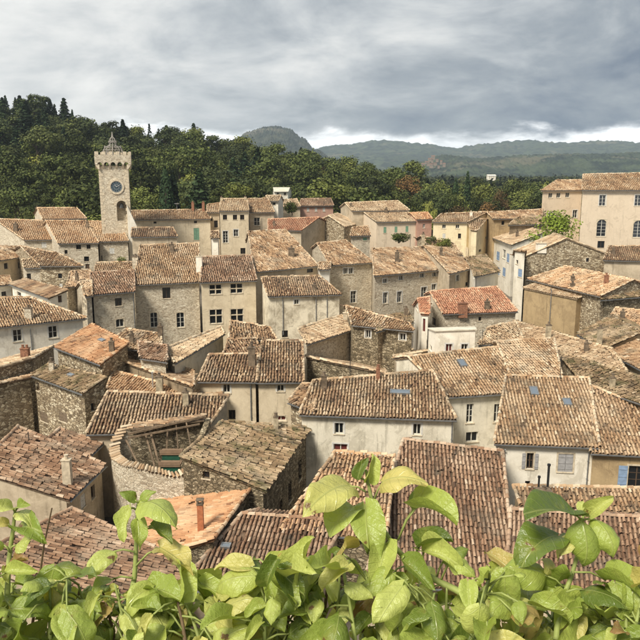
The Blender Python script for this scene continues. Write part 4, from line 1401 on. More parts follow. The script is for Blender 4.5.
def clock_tower():
    Y = 134.0
    c = at_y(116.5, 215, Y)
    w = 5.0                                   # side
    ang = math.radians(13)                    # turned so the left flank shows
    ztop = at_y(116, 166, Y)[2]               # underside of the corbels
    zcap = at_y(116, 152.5, Y)[2]
    gz = ground_z(c[0], c[1]) - 0.4
    org = (c[0], c[1], gz)
    R = empty('clock_tower', org, 'square stone clock tower with battlements and an iron bell cage', 'tower')
    ca, sa = math.cos(ang), math.sin(ang)
    # local frame: x across the front, y into the tower, z absolute
    L = lambda x, y, z: (c[0] + ca * x - sa * y, c[1] + sa * x + ca * y, z)
    hw = w / 2

    def lbox(mb, x0, x1, y0, y1, z0, z1, t=1.0):
        mb.hexa([L(x0, y0, z0), L(x1, y0, z0), L(x1, y1, z0), L(x0, y1, z0), L(x0 * t, y0 * t, z1), L(x1 * t, y0 * t, z1), L(x1 * t, y1 * t, z1), L(x0 * t, y1 * t, z1)])
    # shaft with the arched bell recess cut into the front
    zb = at_y(116, 212, Y)[2]
    mb = MB()
    ax, ar = 1.05, 0.85                       # recess centre, radius
    az0, azc = at_y(116, 220, Y)[2], at_y(116, 205, Y)[2]
    F = lambda x, z, d: L(x, -hw - d, z)
    pts = arch_pts(ax, azc, ar, 10)
    mb.quad(F(-hw, gz, 0), F(hw, gz, 0), F(hw, az0, 0), F(-hw, az0, 0))
    mb.quad(F(-hw, az0, 0), F(ax - ar, az0, 0), F(ax - ar, azc, 0), F(-hw, azc, 0))
    mb.quad(F(ax + ar, az0, 0), F(hw, az0, 0), F(hw, azc, 0), F(ax + ar, azc, 0))
    zt = azc + ar + 0.3
    mb.quad(F(-hw, azc, 0), F(ax - ar, azc, 0), F(ax - ar, zt, 0), F(-hw, zt, 0))
    mb.quad(F(ax + ar, azc, 0), F(hw, azc, 0), F(hw, zt, 0), F(ax + ar, zt, 0))
    for (x0, z0), (x1, z1) in zip(pts, pts[1:]):
        mb.quad(F(x0, z0, 0), F(x1, z1, 0), F(x1, zt, 0), F(x0, zt, 0))
        mb.quad(F(x1, z1, 0), F(x0, z0, 0), F(x0, z0, -1.2), F(x1, z1, -1.2))
    mb.quad(F(-hw, zt, 0), F(hw, zt, 0), F(hw, ztop, 0), F(-hw, ztop, 0))
    mb.quad(F(ax - ar, az0, 0), F(ax - ar, azc, 0), F(ax - ar, azc, -1.2), F(ax - ar, az0, -1.2))
    mb.quad(F(ax + ar, azc, 0), F(ax + ar, az0, 0), F(ax + ar, az0, -1.2), F(ax + ar, azc, -1.2))
    mb.quad(F(ax + ar, az0, 0), F(ax - ar, az0, 0), F(ax - ar, az0, -1.2), F(ax + ar, az0, -1.2))
    mb.quad(F(ax - ar, az0, -1.2), F(ax + ar, az0, -1.2), F(ax + ar, azc + ar, -1.2), F(ax - ar, azc + ar, -1.2))
    for (x0, y0), (x1, y1) in (((hw, -hw), (hw, hw)), ((hw, hw), (-hw, hw)), ((-hw, hw), (-hw, -hw))):
        mb.quad(L(x0, y0, gz), L(x1, y1, gz), L(x1, y1, ztop), L(x0, y0, ztop))
    mb.quad(L(-hw, -hw, ztop), L(hw, -hw, ztop), L(hw, hw, ztop), L(-hw, hw, ztop))
    shaft = mb.build('shaft', W['stone'], R, org)
    # archivolt stones round the recess
    ring = arch_pts(ax, azc, ar + 0.02, 9)
    ring2 = arch_pts(ax, azc, ar + 0.42, 9)
    for j in range(9):
        vb = MB()
        a0, a1, b1, b0 = ring[j], ring[j + 1], ring2[j + 1], ring2[j]
        g = 0.03
        vb.hexa([F(a0[0] + g, a0[1], -.05), F(a1[0], a1[1], -.05), F(b1[0], b1[1], -.05), F(b0[0] + g, b0[1], -.05),
                 F(a0[0] + g, a0[1], .07), F(a1[0], a1[1], .07), F(b1[0], b1[1], .07), F(b0[0] + g, b0[1], .07)])
        vb.build('voussoir', M['lime'], shaft, org)
    # corner quoins
    z, k = zb - 3, 0
    while z < ztop - 0.5:
        for sx in (-1, 1):
            qb = MB()
            ln = 0.75 if (k + (sx > 0)) % 2 else 0.45
            x0, x1 = (-hw - .03, -hw + ln) if sx < 0 else (hw - ln, hw + .03)
            lbox(qb, x0, x1, -hw - .03, -hw + (1.2 - ln), z + .02, z + .5)
            qb.build('quoin', M['lime'], shaft, org)
        z += 0.55
        k += 1
    # bell in the recess
    bb = MB()
    bp = L(ax, -hw + .55, azc - 0.35)
    bb.lathe(bp, [(0.52, -0.1), (0.46, 0.05), (0.36, 0.35), (0.30, 0.6), (0.14, 0.78)], 12)
    bb.build('bell', M['iron'], R, org)
    # corbels carrying the parapet, with little arches between them
    zc1 = ztop + 0.95
    po = 0.55
    nb = 6
    for side in range(4):
        def FS(x, y, z, side=side):
            return L(*[(x, y), (-y, x), (-x, -y), (y, -x)][side], z)
        for j in range(nb):
            x = -hw - po + 0.25 + (2 * hw + 2 * po - 0.5) * j / (nb - 1)
            cb = MB()
            cb.hexa([FS(x - .17, -hw - .02, ztop - .55), FS(x + .17, -hw - .02, ztop - .55), FS(x + .17, -hw + .2, ztop - .55), FS(x - .17, -hw + .2, ztop - .55),
                     FS(x - .17, -hw - po, ztop + .25), FS(x + .17, -hw - po, ztop + .25), FS(x + .17, -hw + .2, ztop + .25), FS(x - .17, -hw + .2, ztop + .25)])
            cb.build('corbel', M['lime'], R, org)
    pb = MB()
    o = hw + po
    # arcaded band
    for side in range(4):
        def FS(x, y, z, side=side):
            return L(*[(x, y), (-y, x), (-x, -y), (y, -x)][side], z)
        for j in range(nb - 1):
            x0 = -o + 0.25 + (2 * o - 0.5) * j / (nb - 1) + .17
            x1 = -o + 0.25 + (2 * o - 0.5) * (j + 1) / (nb - 1) - .17
            rr = (x1 - x0) / 2
            ap = arch_pts((x0 + x1) / 2, ztop + .25, rr, 6)
            for (p0, q0), (p1, q1) in zip(ap, ap[1:]):
                pb.quad(FS(p0, -o, q0), FS(p1, -o, q1), FS(p1, -o, zc1), FS(p0, -o, zc1))
                pb.quad(FS(p1, -o, q1), FS(p0, -o, q0), FS(p0, -hw, q0), FS(p1, -hw, q1))
        for j in range(nb):
            x = -o + 0.25 + (2 * o - 0.5) * j / (nb - 1)
            a0, a1 = max(-o, x - .17 if j else -o), min(o, x + .17 if j < nb - 1 else o)
            pb.quad(FS(a0, -o, ztop + .25), FS(a1, -o, ztop + .25), FS(a1, -o, zc1), FS(a0, -o, zc1))
        pb.quad(FS(-o, -o, zc1), FS(o, -o, zc1), FS(o, -o, zcap - .45), FS(-o, -o, zcap - .45))
        pb.quad(FS(o, -o + .35, zc1), FS(-o, -o + .35, zc1), FS(-o, -o + .35, zcap - .45), FS(o, -o + .35, zcap - .45))
        pb.quad(FS(-o, -o, zcap - .45), FS(o, -o, zcap - .45), FS(o, -o + .35, zcap - .45), FS(-o, -o + .35, zcap - .45))
    pb.quad(L(-o, -o, zc1), L(o, -o, zc1), L(o, o, zc1), L(-o, o, zc1))
    pb.build('parapet', W['stone'], R, org)
    for side in range(4):
        def FS(x, y, z, side=side):
            return L(*[(x, y), (-y, x), (-x, -y), (y, -x)][side], z)
        for j in range(5):
            x = -o + 0.05 + (2 * o - 1.0) * j / 4 * 0.93
            m_ = MB()
            m_.hexa([FS(x, -o - .01, zcap - .44), FS(x + .62, -o - .01, zcap - .44), FS(x + .62, -o + .34, zcap - .44), FS(x, -o + .34, zcap - .44),
                     FS(x, -o - .01, zcap + .1), FS(x + .62, -o - .01, zcap + .1), FS(x + .62, -o + .34, zcap + .1), FS(x, -o + .34, zcap + .1)])
            m_.build('merlon', M['lime'], R, org)
    # clock
    zcl = at_y(116, 186.5, Y)[2]
    xcl = 0.35
    def disc(mb, r0, r1, d0, d1, n=24):
        for j in range(n):
            t0, t1 = 2 * math.pi * j / n, 2 * math.pi * (j + 1) / n
            q = lambda r, t, d: F(xcl + r * math.cos(t), zcl + r * math.sin(t), d)
            mb.quad(q(r0, t0, d1), q(r1, t0, d1), q(r1, t1, d1), q(r0, t1, d1))
            mb.quad(q(r1, t0, d0), q(r1, t1, d0), q(r1, t1, d1), q(r1, t0, d1))
            if r0 > 0:
                mb.quad(q(r0, t1, d0), q(r0, t0, d0), q(r0, t0, d1), q(r0, t1, d1))
    cf = MB()
    disc(cf, 0.0, 1.0, 0.0, 0.05)
    face = cf.build('clock_face', plain('clock_blue', (0.045, 0.075, 0.09), 0.5), R, org)
    rg = MB()
    disc(rg, 1.0, 1.32, -0.02, 0.16)
    rg.build('clock_surround', M['lime'], R, org)
    rg = MB()
    disc(rg, 0.42, 0.47, 0.05, 0.065)
    disc(rg, 0.90, 0.95, 0.05, 0.065)
    for j in range(12):
        t = 2 * math.pi * j / 12
        for rr in (0.62, 0.70, 0.78):
            p0, p1 = F(xcl + rr * math.cos(t) - .02, zcl + rr * math.sin(t), .065), F(xcl + (rr + .06) * math.cos(t), zcl + (rr + .06) * math.sin(t), .065)
            rg.bar(p0, p1, .03, k=4)
    rg.build('numeral_ring', M['sh_grey'], face, org)
    for ln, t, nm in ((0.75, 0.5, 'minute_hand'), (0.5, 2.2, 'hour_hand')):
        hb = MB()
        hb.bar(F(xcl, zcl, .09), F(xcl + ln * math.cos(t), zcl + ln * math.sin(t), .09), .05, .02, k=4)
        hb.build(nm, M['sh_white'], face, org)
    # wrought-iron bell cage
    ib = MB()
    cx, cy = 0.0, 0.0
    ztip = at_y(116, 132, Y)[2]
    H_ = ztip - zc1
    n = 8
    prof = [(1.7, 0.0), (1.65, 0.2), (1.6, 0.38), (1.25, 0.47), (0.62, 0.54), (0.50, 0.66), (0.42, 0.76), (0.10, 0.84), (0.02, 1.0)]
    for j in range(n):
        t = 2 * math.pi * j / n
        pts = [L(r * math.cos(t), r * math.sin(t), zc1 + H_ * q) for r, q in prof]
        ib.tube(pts, .065, .045, 5)
        # scrolls between the uprights
        t2 = t + math.pi / n
        for (r, q, s) in ((1.72, 0.32, .30), (1.45, 0.47, .22), (0.65, 0.66, .16)):
            cpt = Vector(L(r * math.cos(t2), r * math.sin(t2), zc1 + H_ * q))
            tv = Vector(L(r * math.cos(t2) - math.sin(t2), r * math.sin(t2) + math.cos(t2), zc1 + H_ * q)) - cpt
            ring = [cpt + tv * (s * math.cos(a * .785)) + Vector((0, 0, s * math.sin(a * .785))) for a in range(9)]
            ib.tube([tuple(p) for p in ring], .05, .05, 4)
    for r, q in prof[1:6]:
        ring = [L(r * math.cos(2 * math.pi * a / 20), r * math.sin(2 * math.pi * a / 20), zc1 + H_ * q) for a in range(21)]
        ib.tube(ring, .045, .045, 5)
    ib.build('iron_bell_cage', plain('weathered_iron', (0.34, 0.31, 0.27), 0.7, 0.1), R, org)
    b2 = MB()
    b2.lathe(L(0, 0, zc1 + H_ * .33), [(0.6, 0), (0.5, .16), (0.4, .5), (0.32, .75), (0.1, .9)], 14)
    b2.build('bell', plain('bronze', (0.09, 0.075, 0.045), 0.5, 0.7), R, org)
    # sloping white buttress wall on the right
    wb = MB()
    x0, x1 = hw - 0.5, hw + 1.6
    za, zb2 = at_y(121, 204, Y)[2], at_y(131, 233, Y)[2]
    wb.hexa([L(x0, -hw - 1.4, gz), L(x1, -hw - 1.4, gz), L(x1, -hw - .02, gz), L(x0, -hw - .02, gz),
             L(x0, -hw - 1.4, za), L(x1, -hw - 1.4, zb2), L(x1, -hw - .02, zb2), L(x0, -hw - .02, za)])
    wb.build('buttress', W['white'], R, org)


clock_tower()


# ------------------------------------------------------------------ roofless ruin
def ruin():
    z0 = -20.2
    # rim of the wall, left end round the front to the moss-roofed house (pixels at the wall top)
    rim = [(124, 426, 51.4), (115, 436, 51.0), (110.5, 448, 50.3), (112, 459, 49.3), (122, 466, 48.0), (140, 470, 47.3), (158, 474, 46.9), (176, 478, 46.5), (188, 474, 46.4)]
    P = [at_y(u, v, y) for u, v, y in rim]
    gz = ground_z(P[4][0], P[4][1]) - .4
    c = sum(P) / len(P)
    org = (c[0], c[1] + 3, gz)
    R = empty('roofless_ruin', org, 'roofless stone ruin with curved tile-capped wall and fallen beams', 'ruin')
    cen = np.array([c[0] + 0.5, c[1] + 3.5])
    mb = MB()
    th = 0.5
    inn = []
    for p in P:
        d = cen - p[:2]
        d /= np.linalg.norm(d)
        inn.append(np.array([*(p[:2] + d * th), p[2]]))
    for a, b, ia, ib in zip(P, P[1:], inn, inn[1:]):
        mb.quad((a[0], a[1], gz), (b[0], b[1], gz), tuple(b), tuple(a))
        mb.quad((ib[0], ib[1], gz), (ia[0], ia[1], gz), tuple(ia), tuple(ib))
        mb.quad(tuple(a), tuple(b), tuple(ib), tuple(ia))
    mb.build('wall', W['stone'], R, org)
    # back and right inner walls
    back = [at_y(124, 427, 51.5), at_y(205, 418, 51.6), at_y(203, 425, 50.6), at_y(190, 455, 48.2)]
    bw = MB()
    for a, b in zip(back, back[1:]):
        e = (b - a)[:2]
        nn = np.array([-e[1], e[0]]) / np.linalg.norm(e) * .4
        bw.hexa([(a[0], a[1], gz), (b[0], b[1], gz), (b[0] + nn[0], b[1] + nn[1], gz), (a[0] + nn[0], a[1] + nn[1], gz),
                 tuple(a), tuple(b), (b[0] + nn[0], b[1] + nn[1], b[2]), (a[0] + nn[0], a[1] + nn[1], a[2])])
    bw.build('inner_wall', W['mossr'], R, org)  # darker rubble puts the shade inside the ruin into the wall colour
    # tile capping laid across the wall top
    V_, parts = None, []
    up = np.array([0, 0, 1.0])
    for a, b, ia, ib in zip(P, P[1:], inn, inn[1:]):
        L = np.linalg.norm(b - a)
        k = max(1, int(L / 0.25))
        for j in range(k):
            t = (j + .5) / k
            p, q = a + (b - a) * t, ia + (ib - ia) * t
            d = p - q
            d /= np.linalg.norm(d)
            parts.append(tile_line(p + d * .14 + up * (.02 + random.uniform(0, .03)), q - d * .1 + up * .12, up, .115, 3, 0.18, 0.6))
    V, F, T = merge(parts)
    tag(np_mesh('wall_capping', V - np.array(org), F, TM['tan'], T, parent=R), kind='stuff')
    # floor of debris
    fz = CAMZ + z0 - 2.6
    fb = MB()
    fb.quad(*[(q[0], q[1], fz) for q in [P[1], P[3], P[5], P[8], back[2], back[1]]])
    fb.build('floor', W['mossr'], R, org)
    # slender beams still leaning across
    A = lambda u, v, y: tuple(at_y(u, v, y))
    for (a, b, r) in (((128, 434, 50.6), (206, 416, 51.0), .10), ((128, 438, 50.3), (200, 424, 50.6), .09), ((132, 430, 50.9), (180, 423, 51.0), .08),
                      ((150, 430, 51), (161, 470, 49.5), .11), ((145, 432, 51), (157, 474, 49.3), .10), ((168, 424, 51.2), (166, 462, 50.6), .09),
                      ((126, 440, 50.4), (139, 466, 48.6), .08), ((186, 421, 51), (191, 448, 49.6), .07), ((176, 423, 51), (178, 448, 50), .06)):
        bm_ = MB()
        bm_.bar(A(*a), A(*b), r, r * .85, k=4)
        bm_.build('beam', M['beam'], R, org)
    # remains of the sagging roof edge at the back
    rp = np.array([at_y(128, 429, 51.0), at_y(204, 420, 51.0), at_y(206, 414, 52.4), at_y(134, 424, 52.4)])
    V, F, T = merge([tile_face(rp, 1.0, 3, 0.0)])
    tag(np_mesh('sagging_tile_edge', V - np.array(org), F, TM['tan'], T, parent=R), kind='stuff')
    sb = MB()
    sb.hexa([tuple(q - up * .12) for q in rp] + [tuple(q - up * .01) for q in rp])
    sb.build('sagging_roof_deck', M['beam'], R, org)
    # crates of green stuff stored inside
    for (u, v, z, col, nm, lab) in ((172, 458, 49.6, (0.02, 0.085, 0.05), 'crate', 'upper green plastic crate under a plank inside the roofless ruin'),
                                    (171, 470, 48.6, (0.02, 0.095, 0.055), 'crate', 'lower green plastic crate inside the roofless ruin')):
        p = at_y(u, v, z)
        b = MB()
        w, h = .62, .42
        for q in ((-w, w, -.4, .4, 0, .08), (-w, w, -.4, -.33, .08, h), (-w, w, .33, .4, .08, h), (-w, -w + .07, -.33, .33, .08, h), (w - .07, w, -.33, .33, .08, h)):
            b.box(p[0] + q[0], p[0] + q[1], p[1] + q[2], p[1] + q[3], p[2] + q[4], p[2] + q[5])
        ob = b.build(nm, plain('green_plastic', col, 0.5), None, tuple(p))
        tag(ob, lab, 'crate', 'green crates in the ruin')
        pl = MB()
        pl.box(p[0] - .75, p[0] + .75, p[1] - .5, p[1] + .45, p[2] + h + .004, p[2] + h + .12)
        pl.box(p[0] - .75, p[0] + .75, p[1] - .52, p[1] - .46, p[2] + h + .13, p[2] + h + .40)
        tag(pl.build('plank', plain('old_plank', (0.24, 0.16, 0.10), 0.85), None, tuple(p)), 'pale plank lying across the ' + lab.split()[0] + ' green crate in the ruin', 'plank', 'planks in the ruin')


ruin()


# ------------------------------------------------------------------ small street furniture on the roofs
def details():
    # satellite dish on the long house
    hz = next(o for o in bpy.data.objects if o.name.startswith('long_house'))
    p = at_y(177, 210, 141)
    d = MB()
    d.bar(p, (p[0], p[1], p[2] + 1.1), .04)
    d.lathe((p[0], p[1], p[2] + 1.1), [(0.05, -.1), (.35, 0), (.5, .14)], 12)
    d.build('satellite_dish', M['sh_grey'], hz, hz.location)
    # television aerials
    for (u, v, Y, hh, lab) in ((31, 466, 50, 2.6, 'thin television aerial rising from the broad rose-brown roof'),
                               (252, 346, 66, 2.0, 'television aerial beside the chimney of the cream split-roof house'),
                               (560, 379, 60, 2.0, 'television aerial on the ridge of the twin-skylight house'),
                               (350, 381, 62, 1.8, 'television aerial on the ridge of the wide striped roof'),
                               (169, 246, 107, 2.6, 'television aerial on the ridge of the arched-window mansion'),
                               (262, 233, 118, 2.4, 'television aerial on the ridge of the broad mottled tan roof'),
                               (410, 249, 117, 2.4, 'television aerial on the ridge of the long windowed house'),
                               (476, 289, 92, 2.2, 'television aerial on the terracotta roof ridge'),
                               (482, 349, 72, 2.0, 'television aerial on the ridge behind the white attic block')):
        if not hh:
            continue
        p = at_y(u, v, Y)
        m_ = MB()
        m_.bar(p, (p[0], p[1], p[2] + hh), .03)
        for j in range(6):
            z = p[2] + hh - .15 - j * .14
            m_.bar((p[0] - .35 + j * .03, p[1], z), (p[0] + .35 - j * .03, p[1], z), .012, k=4)
        tag(m_.build('television_aerial', M['iron'], None, tuple(p)), lab, 'aerial')


details()


# ------------------------------------------------------------------ terrain and hills
def ground_mat():
    m, t = mat_new('ground_cover')
    pos = t.n('ShaderNodeNewGeometry').outputs['Position']
    n1 = t.noise(pos, 0.03, 6, 0.6).outputs['Fac']
    n2 = t.noise(pos, 0.5, 6, 0.65).outputs['Fac']
    sep = t.n('ShaderNodeSeparateXYZ', Vector=pos)
    scrub = t.mix(t.mapr(n2, 0.35, 0.65), (0.035, 0.055, 0.018), (0.075, 0.085, 0.03))
    dry = t.mix(t.mapr(n2, 0.35, 0.65), (0.20, 0.15, 0.075), (0.30, 0.22, 0.11))
    fx = t.math('MULTIPLY', t.mapr(sep.outputs[0], -66, -58, 1, 0), t.mapr(sep.outputs[1], 185, 200, 1, 0))
    wild = t.mix(t.math('MAXIMUM', t.mapr(n1, 0.60, 0.68), fx), scrub, dry)
    paving = t.mix(t.mapr(n2, 0.35, 0.65), (0.11, 0.095, 0.075), (0.18, 0.155, 0.12))
    c = t.mix(t.mapr(sep.outputs[1], 140, 160), paving, wild)
    finish(t, c, 0.95, n2, 0.4, 0.1)
    return m


def grid_mesh(name, xs_of, ys, ns, zf, mat):
    V, F = [], []
    for y in ys:
        for i in range(ns):
            x = xs_of(y, i / (ns - 1) * 2 - 1)
            V.append((x, y, zf(x, y)))
    for a in range(len(ys) - 1):
        for i in range(ns - 1):
            q = a * ns + i
            F.append((q, q + 1, q + ns + 1, q + ns))
    return np_mesh(name, np.array(V), np.array(F), mat, smooth_=True)


ys = [-14, -8, -4, 0, 1.2, 1.5, 2, 3, 4.5, 6.5, 9, 12, 16, 20, 24, 30, 40, 55] + list(np.arange(66, 600, 8.0)) + list(np.geomspace(600, 8800, 40))
gr = grid_mesh('ground', lambda y, s: s * (60 + max(0, y) * 0.98), ys, 150, ground_z, ground_mat())
tag(gr, kind='structure')


def hill_mat(name, a, b, c):
    m, t = mat_new(name)
    pos = t.n('ShaderNodeNewGeometry').outputs['Position']
    n1 = t.noise(pos, 0.006, 7, 0.66, 0.5).outputs['Fac']
    n2 = t.noise(pos, 0.016, 8, 0.75).outputs['Fac']
    col = t.mix(t.mapr(n2, 0.42, 0.60), a, b)
    col = t.mix(t.mapr(n1, 0.54, 0.62, 0, 0.8), col, c)
    finish(t, col, 0.95, n2, 1.0, 6.0)
    return m


def fb(x, y, s, o=5):
    v, a = 0, 1
    for i in range(o):
        v += a * mnoise.noise(Vector((x / s, y / s, 3.7 * i)))
        s /= 2.03
        a *= 0.5
    return v


def crest_hill(name, Yc, prof, depth_front, depth_back, rough, mat, nx=420, ny=110, zlow=-55):
    """ridge whose skyline passes through the given photo points at distance Yc"""
    us = [p[0] for p in prof]
    def top(u):
        if u <= us[0]:
            return prof[0][1]
        for (u0, v0), (u1, v1) in zip(prof, prof[1:]):
            if u <= u1:
                k = (u - u0) / (u1 - u0)
                k = k * k * (3 - 2 * k)
                return v0 + (v1 - v0) * k
        return prof[-1][1]
    V, F = [], []
    for j in range(ny):
        t = j / (ny - 1)
        y = Yc - depth_front + (depth_front + depth_back) * t
        for i in range(nx):
            u = us[0] + (us[-1] - us[0]) * i / (nx - 1)
            x = (u - 320) / FPX * Yc * 1.0
            z = (170 - top(u)) / FPX * Yc * 1.02
            k = 1 - (Yc - y) / depth_front if y < Yc else 1 - (y - Yc) / depth_back
            k = max(0, k)
            k = k * k * (3 - 2 * k) * 0.5 + k * 0.5
            zz = zlow + (z - zlow) * k + rough * fb(x, y, depth_front * .45) * min(1, (1 - k) * 2.2 + .12) * min(1, k * 4)
            zz += rng.random() ** 2 * Yc * .0030 * min(1, k * 6)      # uneven tree cover
            V.append((x + rng.normal(0, 1.5), y + rng.normal(0, 3), CAMZ + zz))
    for a in range(ny - 1):
        for i in range(nx - 1):
            q = a * nx + i
            F.append((q, q + 1, q + nx + 1, q + nx))
    return tag(np_mesh(name, np.array(V), np.array(F), mat), kind='structure')


HM = hill_mat('wooded_hill', (0.006, 0.016, 0.010), (0.055, 0.075, 0.036), (0.12, 0.11, 0.065))
HM2 = hill_mat('bare_hill', (0.010, 0.020, 0.012), (0.065, 0.072, 0.042), (0.13, 0.12, 0.085))
crest_hill('hill', 2700, [(120, 176), (205, 158), (238, 143), (252, 135), (264, 131), (278, 129.5), (290, 131.5), (303, 140), (316, 151), (340, 165), (400, 178)], 900, 900, 22, HM2)
crest_hill('hill', 4600, [(-250, 168), (150, 158), (300, 152), (340, 147), (380, 143), (420, 146), (450, 150), (480, 146), (520, 143), (560, 145), (600, 143), (640, 145), (760, 150), (1000, 165)], 1500, 1500, 40, HM)
crest_hill('hill', 2300, [(330, 186), (380, 178), (420, 163), (440, 157), (470, 160), (520, 157), (580, 156), (640, 154), (720, 157), (900, 172)], 900, 800, 25, HM)

# far village on the shoulder of the hill
VM = plain('far_village_wall', (0.24, 0.18, 0.13), 0.9)
VR = plain('far_village_roof', (0.25, 0.13, 0.08), 0.9)


def far_house(u, v, Y, w, d, hgt, label, wall=VM, roof=VR, name='far_house', group=None, storeys=2):
    p = at_y(u, v, Y)
    R = empty(name, tuple(p), label, 'house', group)
    b = MB()
    b.box(p[0] - w / 2, p[0] + w / 2, p[1] - d / 2, p[1] + d / 2, p[2] - 3, p[2] + hgt)
    b.quad((p[0] - w / 2, p[1] - d / 2, p[2] + hgt), (p[0] - w / 2, p[1] + d / 2, p[2] + hgt), (p[0] - w / 2, p[1], p[2] + hgt * 1.25))
    b.quad((p[0] + w / 2, p[1] - d / 2, p[2] + hgt), (p[0] + w / 2, p[1] + d / 2, p[2] + hgt), (p[0] + w / 2, p[1], p[2] + hgt * 1.25))
    b.build('wall', wall, R, tuple(p))
    r = MB()
    o = w * .04
    for sg in (-1, 1):
        r.hexa([(p[0] - w / 2 - o, p[1] + sg * (d / 2 + o), p[2] + hgt - .1), (p[0] + w / 2 + o, p[1] + sg * (d / 2 + o), p[2] + hgt - .1), (p[0] + w / 2 + o, p[1], p[2] + hgt * 1.25), (p[0] - w / 2 - o, p[1], p[2] + hgt * 1.25),
                (p[0] - w / 2 - o, p[1] + sg * (d / 2 + o), p[2] + hgt + .25), (p[0] + w / 2 + o, p[1] + sg * (d / 2 + o), p[2] + hgt + .25), (p[0] + w / 2 + o, p[1], p[2] + hgt * 1.25 + .35), (p[0] - w / 2 - o, p[1], p[2] + hgt * 1.25 + .35)])
    r.build('roof', roof, R, tuple(p))
    for s in range(storeys):
        for j in range(3):
            q = MB()
            x = p[0] - w / 2 + w * (j + 1) / 4
            z = p[2] + hgt * (s + .45) / storeys
            q.box(x - w * .05, x + w * .05, p[1] - d / 2 - .06, p[1] - d / 2 + .1, z, z + hgt * .22)
            q.build('window', M['glass'], R, tuple(p))
    return R


for i, (u, v) in enumerate([(426, 163), (429.5, 160.5), (433, 158.5), (432, 162), (437, 161), (423, 165.5), (441, 163.5), (428, 165), (435, 164.5), (419, 167), (444, 166), (431, 167), (438.5, 167.5)]):
    far_house(u, v, 1950, 5.5 + i % 3 * 1.6, 6, 3.5 + i % 4 * 1.3, 'distant tan house of the village on the hillside', group='far hillside village', name='far_house', storeys=1)
far_house(491, 179, 620, 6.5, 5, 2.6, 'small white house far off among the valley trees', W['white'], W['white'])


def pillared_building():
    Y = 300
    p = at_y(374, 194, Y)
    R = empty('pillared_building', tuple(p), 'unfinished grey building on rows of bare pillars among the trees', 'building')
    wx = 4.9
    for k, z in enumerate((1.7, 4.1)):
        b = MB()
        b.box(p[0] - wx, p[0] + wx, p[1], p[1] + 7, p[2] + z, p[2] + z + .35)
        b.build('floor_slab', M['chim'], R, tuple(p))
        for j in range(7):
            c_ = MB()
            x = p[0] - wx + .25 + (2 * wx - .5) * j / 6
            z0 = p[2] - 3 if k == 0 else p[2] + 2.05
            c_.box(x - .17, x + .17, p[1] + .1, p[1] + .44, z0, p[2] + z - .002)
            c_.build('pillar', M['chim'], R, tuple(p))
    b = MB()
    b.box(p[0] - wx + .3, p[0] + wx - .3, p[1] + 4, p[1] + 6.5, p[2] - 3, p[2] + 4.0)
    b.build('wall', W['dirty'], R, tuple(p))


pillared_building()


# ------------------------------------------------------------------ trees
def leaf_mat(name, dark, light, hue=0.5):
    m, t = mat_new(name)
    f = t.n('ShaderNodeAttribute', _attribute_name='tint').outputs['Fac']
    r = t.n('ShaderNodeObjectInfo').outputs['Random']
    c = t.mix(f, dark, light)
    k = t.mapr(r, 0, 1, 0.5, 1.75, False)
    c = t.mix(1.0, c, t.n('ShaderNodeCombineColor', Red=k, Green=k, Blue=k).outputs[0], 'MULTIPLY')
    c = t.mix(t.mapr(r, 0.6, 1.0, 0, 0.35), c, (light[0] * 1.3, light[1] * 1.02, light[2] * .7))
    finish(t, c, 0.8, spec=0.15)
    return m


LM = {
    'oak': leaf_mat('foliage_oak', (0.026, 0.040, 0.011), (0.125, 0.145, 0.038)),
    'light': leaf_mat('foliage_light', (0.060, 0.085, 0.018), (0.230, 0.245, 0.065)),
    'fir': leaf_mat('foliage_fir', (0.010, 0.022, 0.010), (0.042, 0.068, 0.026)),
    'pine': leaf_mat('foliage_pine', (0.022, 0.034, 0.012), (0.095, 0.112, 0.036)),
    'cyp': leaf_mat('foliage_cypress', (0.010, 0.022, 0.010), (0.036, 0.062, 0.024)),
    'rust': leaf_mat('foliage_rust', (0.045, 0.032, 0.012), (0.150, 0.090, 0.035)),
}
BARK = plain('bark', (0.075, 0.055, 0.038), 0.95, var=0.3, scale=3)


def leaf_quads(C, N, size, rs):
    n = len(C)
    R = rs.normal(size=(n, 3))
    U = np.cross(N, R)
    U /= np.linalg.norm(U, axis=1)[:, None] + 1e-9
    Vv = np.cross(N, U)
    s = (size * rs.uniform(.6, 1.3, n))[:, None]
    a = rs.uniform(.55, 1.0, n)[:, None]
    P = np.stack([C - U * s - Vv * s * a * .4, C + U * s * .3 - Vv * s * a, C + U * s + Vv * s * a * .3, C - U * s * .2 + Vv * s * a], 1)
    return P.reshape(-1, 3), np.arange(4 * n).reshape(-1, 4)


